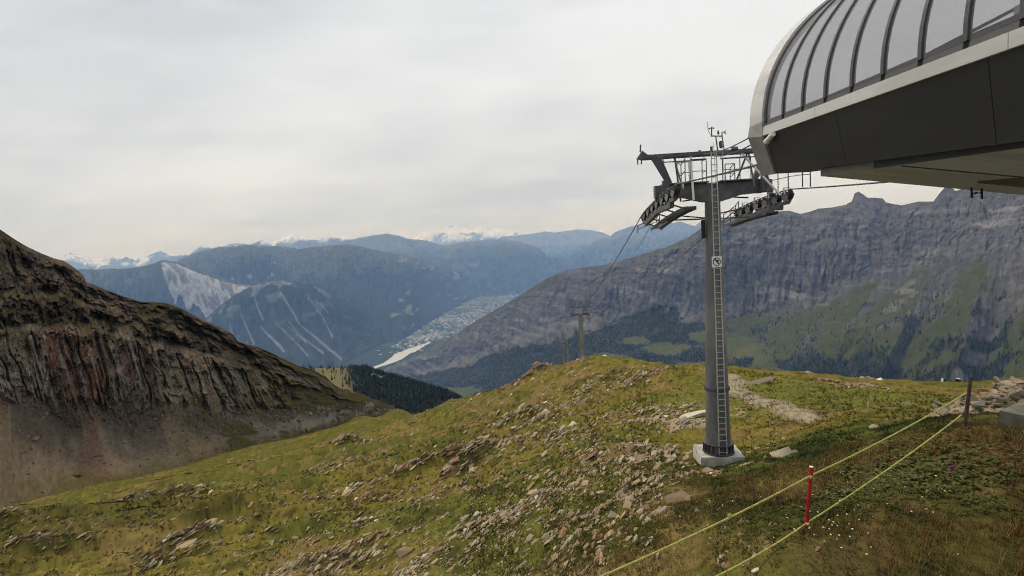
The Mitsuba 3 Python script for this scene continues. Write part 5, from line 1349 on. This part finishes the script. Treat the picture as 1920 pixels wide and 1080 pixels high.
# lower deck: pale soffit whose front edge falls to the right
sz_ = lambda x, y: 0.935 + 0.053 * (y - 7.36) - 0.143 * (x - 6.4)
ed = [(6.40, 10.94), (12.6, 10.94), (12.6, -3.0), (6.40, -3.0)]
part(ST + '__soffit', prism([V(x, y, sz_(x, y)) for x, y in ed], V(0, 0, 0.02)), 'soffit')
part(ST + '__soffit__edge', box(V(6.385, 10.15, sz_(6.385, 10.15) + 0.066), V(0, 0.79, 0.053 * 0.79), V(0.011, 0, 0), V(0, 0, 0.066)), 'cheek_grey')
part(ST + '__soffit__edge', box(V(6.385, 3.17, sz_(6.385, 3.17) + 0.066), V(0, 6.17, 0.053 * 6.17), V(0.011, 0, 0), V(0, 0, 0.066)), 'frame_grey')
part(ST + '__soffit__edge', [box(V(9.5, 10.955, sz_(9.5, 10.955) + 0.055), V(3.1, 0, -0.143 * 3.1), V(0, 0.012, 0), V(0, 0, 0.056))], 'frame_grey')
for y in (2.2, 4.4, 6.6, 8.8):
    part(ST + '__soffit__joint_strip', box(V(9.5, y, sz_(9.5, y) - 0.006), V(3.05, 0, -0.143 * 3.05), V(0, 0.03, 0), V(0, 0, 0.005)), 'frame_grey')
hb = V(9.25, 10.6, sz_(9.25, 10.6))
part(ST + '__hanging_bracket', [bar(hb + V(-0.10, 0, 0.05), hb + V(-0.09, 0, -0.19), 0.028), bar(hb + V(0.10, 0, 0.05), hb + V(0.11, 0, -0.22), 0.028), bar(hb + V(-0.10, 0, -0.10), hb + V(0.105, 0, -0.10), 0.022), cyl(hb + V(0.0, 0, -0.115), hb + V(0, 0, -0.075), 0.02, n=6)], 'black_plastic')
hc = V(8.9, 9.15, sz_(8.9, 9.15))
part(ST + '__hatch', [box(hc - E3 * 0.02, V(0.42, 0, -0.06), V(0, 0.55, 0.03), E3 * 0.018), cyl(hc + V(0.25, 0.1, -0.12), hc + V(0.25, 0.1, -0.02), 0.03, n=8)], 'hatch_brown')
tag(ST + '__hatch', 'brown stained hatch')
# machinery seen dimly through the glass
part(ST + '__drive_housing', [box(V(9.3, 8.9, 3.25), V(0.45, 0, 0), V(0, 0.55, 0), V(0, 0, 0.42)), box(V(9.3, 6.6, 3.15), V(0.5, 0, 0), V(0, 0.5, 0), V(0, 0, 0.35)), box(V(9.4, 7.7, 3.85), V(0.06, 0, 0), V(0, 1.4, 0), V(0, 0, 0.06))], 'machine')
part(ST + '__guide_rail', [bar(V(7.3, -3, 2.45), V(7.3, 11.8, 2.9), 0.16, 0.2), bar(V(11.7, -3, 2.45), V(11.7, 11.8, 2.9), 0.16, 0.2)] + [bar(V(7.3, y, 2.9), V(9.4, y, 3.85), 0.06) for y in (1, 4, 7, 10)], 'frame_grey')
part(ST + '__column', [cyl(V(9.6, -1.5, -7), V(9.6, -1.5, 1.0), 0.5, n=24)], 'concrete_old', smooth=40)
# a pale tube fixed to the front corner of the station
tp, tq = at(1437, 266, 11.35), at(1450, 250.5, 11.0)
part('spotlight__housing', [cyl(tp, tq, 0.055, n=16), cyl(tp + (tp - tq) * 0.02, tp + (tq - tp) * 0.1, 0.062, n=16)], 'white_paint', smooth=40)
part('spotlight__lens', cyl(tp + (tp - tq) * 0.05, tp + (tp - tq) * 0.02, 0.05, n=16), 'black_plastic')
part('spotlight__bracket', bar((tp + tq) / 2, (tp + tq) / 2 + V(0.13, 0.05, 0.0), 0.03), 'steel_dark')
tag('spotlight', 'short white tubular spotlight fixed to the front corner of the station', 'spotlight')

# ------------------------------------------------------------------ the roped-off bank
def gz(p):
    return float(H(np.array([p[0]]), np.array([p[1]]))[0])


pb = at(1511, 1005, 10.0); pb[2] = gz(pb)
pt_ = at(1521, 876, 10.0)
part('red_pole__post', [cyl(pb - V(0.01, 0, 0.12), pt_, 0.036, 0.034, 14)], 'red_paint', smooth=40)
part('red_pole__cap', cyl(pt_, pt_ + (pt_ - pb) * 0.012, 0.037, n=14), 'white_paint')
for f_ in (0.10, 0.29, 0.84):
    part('red_pole__clip', cyl(pt_ + (pb - pt_) * f_ - V(0, 0, 0.01), pt_ + (pb - pt_) * f_ + V(0, 0, 0.015), 0.045, n=12), 'red_paint')
tag('red_pole', 'slim red pole carrying the yellow ropes on the grassy bank', 'pole')
mb = at(1808, 797, 14.0); mb[2] = gz(mb)
mt = at(1820, 708, 14.0)
part('rusty_post__stake', [cyl(mb - V(0, 0, 0.15), mt, 0.047, 0.042, 10)], 'rust', smooth=40)
part('rusty_post__top', [cyl(mt, mt + (mt - mb) * 0.02, 0.048, 0.04, n=10)], 'rust')
tag('rusty_post', 'dark rusty leaning post at the far end of the yellow ropes', 'post')
up0, up1, up2 = at(1812, 737, 13.95), at(1518.5, 893, 9.96), at(1130, 1080, 7.35)
lo0, lo1, lo2 = at(1803, 778, 13.95), at(1513, 981, 9.96), at(1345, 1080, 8.55)


def yrope(name, a, b, c_, label):
    d_ = c_ + (c_ - b) * 0.35
    ms = []
    for p, q, sg in ((a, b, 0.07), (b, c_, 0.05), (c_, d_, 0)):
        t = np.linspace(0, 1, 14)[:, None]
        ms.append(tube(p + (q - p) * t - V(0, 0, 1) * (4 * sg * t * (1 - t)), 0.018, 7))
    part(name + '__line', ms, 'rope_yellow', smooth=60)
    part(name + '__knot', [cyl(b - V(0.02, 0.045, 0.02), b + V(0.02, -0.045, 0.02), 0.02, n=8)], 'rope_yellow')
    tag(name, label, 'rope')


yrope('yellow_rope', up0, up1, up2, 'upper yellow rope strung from the rusty post past the red pole')
yrope('yellow_rope_001', lo0, lo1, lo2, 'lower yellow rope strung near the ground past the red pole')
kn = up1 + (up2 - up1) * 0.46
tuft = [cyl(kn, kn + V(*(0.05 * np.array(q))), 0.004, n=4) for q in [(0.3, 0, 0.9), (-0.6, 0.1, 0.6), (0.8, 0.2, -0.2), (0.2, -0.3, -0.8), (-0.5, 0.2, -0.5)]]
part('yellow_rope__frayed_knot', [cyl(kn - (up2 - up1) * 0.006, kn + (up2 - up1) * 0.006, 0.022, n=8)] + tuft, 'rope_yellow')

# concrete block with a dark stub at the right edge
cb_ = at(1905, 800, 14.2); cb_[2] = gz(cb_)
fe2 = V(math.cos(0.5), math.sin(0.5), 0); fn2 = V(-fe2[1], fe2[0], 0)
cbm = trimesh.creation.box((1.5, 1.3, 1.25)).subdivide().subdivide()
vv = np.asarray(cbm.vertices); vv = vv + 0.015 * (fbm(vv * 4, 2, 8)[:, None] - 0.5)
ctr = at(1908, 768, 14.6) + V(0.98, 0.35, 0)
ctr[2] = at(1897, 766, 14.3)[2] - 0.98
part('concrete_block__base', trimesh.Trimesh(vv[:, :1] * fe2 + vv[:, 1:2] * fn2 + vv[:, 2:] * E3 + ctr, cbm.faces, process=False), 'concrete_old')
part('concrete_block__stub', [cyl(ctr + V(-0.02, 0, 0.6), ctr + V(-0.02, 0, 1.25), 0.2, n=20), cyl(ctr + V(-0.02, 0, 0.63), ctr + V(-0.02, 0, 0.66), 0.3, n=20)], 'steel_dark', smooth=40)
tag('concrete_block', 'weathered concrete block with a dark steel stub at the right edge beside the rock heap', 'concrete block')


# small things far off on the hilltop and the right-hand ridge
def ground_pt(px, py, Y):
    p = at(px, py, Y); p[2] = gz(p)
    return p


def upright(key, px, py, Y, h, label, cat_, r=0.06, mat='black_plastic', head=None):
    p = ground_pt(px, py, Y)
    part(key + '__shaft', cyl(p - V(0, 0, 0.3), p + V(0, 0, h), r, r * 0.9, 8), mat, smooth=40)
    if head:
        part(key + '__head', head(p + V(0, 0, h)), mat)
    tag(key, label, cat_)
    return p


p = ground_pt(1133, 668, 108)
dm = trimesh.creation.icosphere(subdivisions=3, radius=0.62); q = np.asarray(dm.vertices)
q = q * [1.0, 0.8, 0.85] * (1 + 0.12 * (fbm(q * 1.5, 2, 3)[:, None] - 0.5)); dm.vertices = q + p + V(0, 0, 0.15)
part('white_boulder', dm, 'white_paint', smooth=40)
tag('white_boulder', 'rounded white lump on the hilltop beside the grey pylon', 'boulder')
upright('marker_post', 1148.5, 667, 108, 0.9, 'pale short marker post on the hilltop right of the white lump', 'post', 0.07, 'steel_pale')
upright('marker_post_001', 1150.8, 667, 109, 0.75, 'dark short marker post on the hilltop right of the pale one', 'post', 0.09, 'black_plastic')
p = ground_pt(1143, 667, 110)
part('signboard__post', cyl(p - V(0, 0, 0.2), p + V(0, 0, 1.0), 0.05, n=8), 'steel_dark')
part('signboard__panel', box(p + V(0, -0.06, 0.85), V(0.16, 0, 0), V(0, 0.02, 0), V(0, 0, 0.2)), 'steel_pale')
tag('signboard', 'tiny pale board on a post between the white lump and the marker posts', 'sign')
upright('snow_lance', 1752.5, 726, 118, 1.7, 'thin dark upright lance with a small round head on the right ridge', 'pole', 0.07, 'black_plastic', lambda q: box(q, V(0.14, 0, 0), V(0, 0.1, 0), V(0, 0, 0.16)))
upright('low_marker', 1720.5, 728, 100, 0.5, 'low dark marker with a flat top on the right ridge slope', 'marker', 0.06, 'black_plastic', lambda q: box(q, V(0.28, 0, 0.0), V(0, 0.1, 0), V(0, 0, 0.07)))
upright('thin_stake', 1784, 727, 116, 1.3, 'thin dark stake on the right ridge between two boxes', 'stake', 0.05, 'rust')
p = ground_pt(1797, 726, 114)
part('white_topped_box__body', box(p + V(0, 0, 0.35), V(0.3, 0.05, 0), V(-0.05, 0.3, 0), V(0, 0, 0.38)), 'black_plastic')
part('white_topped_box__lid', [box(p + V(-0.05, 0, 0.80), V(0.34, 0.05, -0.06), V(-0.05, 0.34, 0), V(0, 0, 0.07))], 'white_paint')
tag('white_topped_box', 'small dark box with a white lid on the right ridge by the rusty post', 'box')
p = ground_pt(1769, 727, 112)
part('pale_box__body', box(p + V(0.05, 0, 0.3), V(0.2, 0, 0), V(0, 0.25, 0), V(0, 0, 0.32)), 'black_plastic')
part('pale_box__side', [box(p + V(-0.28, 0, 0.2), V(0.12, 0, 0), V(0, 0.2, 0), V(0, 0, 0.22)), box(p + V(-0.22, 0, 0.56), V(0.2, 0, 0), V(0, 0.2, 0), V(0, 0, 0.07))], 'white_paint')
tag('pale_box', 'small half white half dark box on the right ridge left of the thin stake', 'box')
p = ground_pt(1702, 762, 40)
part('square_marker__board', box(p + V(0, 0, 0.30), V(0.19, 0.02, 0), V(0, 0.015, 0), V(0, 0, 0.17)), 'soffit')
part('square_marker__stake', cyl(p - V(0, 0, 0.1), p + V(0, 0.03, 0.3), 0.02, n=6), 'rust')
tag('square_marker', 'small square tan board standing in the brown turf before the right ridge', 'sign')
p = ground_pt(1627.5, 776, 33)
part('tan_marker__board', box(p + V(0, 0, 0.2), V(0.06, 0.01, 0), V(0, 0.015, 0), V(0, 0, 0.17)), 'soffit')
part('tan_marker__stake', cyl(p - V(0, 0, 0.1), p + V(0, 0.02, 0.15), 0.015, n=6), 'rust')
tag('tan_marker', 'narrow tan marker board in the brown turf left of the square board', 'sign')
# magenta flower spike among the dark herbs
p = ground_pt(1787, 925, 11.2)
ms = [cyl(p, p + V(0.02, 0, 0.26), 0.006, n=5)]
part('flower_spike__stem', ms, 'rust')
r = np.random.default_rng(8)
fl = []
for _ in range(26):
    s = trimesh.creation.icosphere(subdivisions=0, radius=r.uniform(0.012, 0.024)); h = r.uniform(0.08, 0.3)
    s.apply_translation(p + V(r.normal() * 0.05 * (1.2 - h * 2), r.normal() * 0.04, h)); fl.append(s)
bsdf('magenta', (0.20, 0.045, 0.11), 0.8)
part('flower_spike__blossoms', fl, 'magenta')
tag('flower_spike', 'small magenta flower spike among the dark herbs on the bank', 'flower')
# ------------------------------------------------------------------ haze in the air
scene['haze_air'] = {'type': 'homogeneous', 'albedo': {'type': 'rgb', 'value': [0.93, 0.96, 0.985]}, 'sigma_t': {'type': 'rgb', 'value': [1.1e-5, 1.85e-5, 3.5e-5]}}
hz0, hz1 = np.array([-72000.0, -2500, -2950]), np.array([62000.0, 84000, 3200])
scene['haze'] = {'type': 'cube', 'to_world': T().translate(((hz0 + hz1) / 2).tolist()).scale(((hz1 - hz0) / 2).tolist()), 'bsdf': {'type': 'null'}, 'interior': {'type': 'ref', 'id': 'haze_air'}}
tag('haze', 'thin blue mountain haze filling the valley air', kind='stuff')

# repeats of one kind share a group
for base, grp in (('lift_pylon', 'lift pylons further down the line'), ('haul_rope', 'haul ropes of the chairlift'), ('cable', 'thin cables at the lift tower'), ('yellow_rope', 'yellow ropes along the bank'), ('marker_post', 'marker posts on the hilltop')):
    for k in labels:
        if k == base or (k.startswith(base + '_') and k[len(base) + 1:].isdigit()):
            labels[k]['group'] = grp
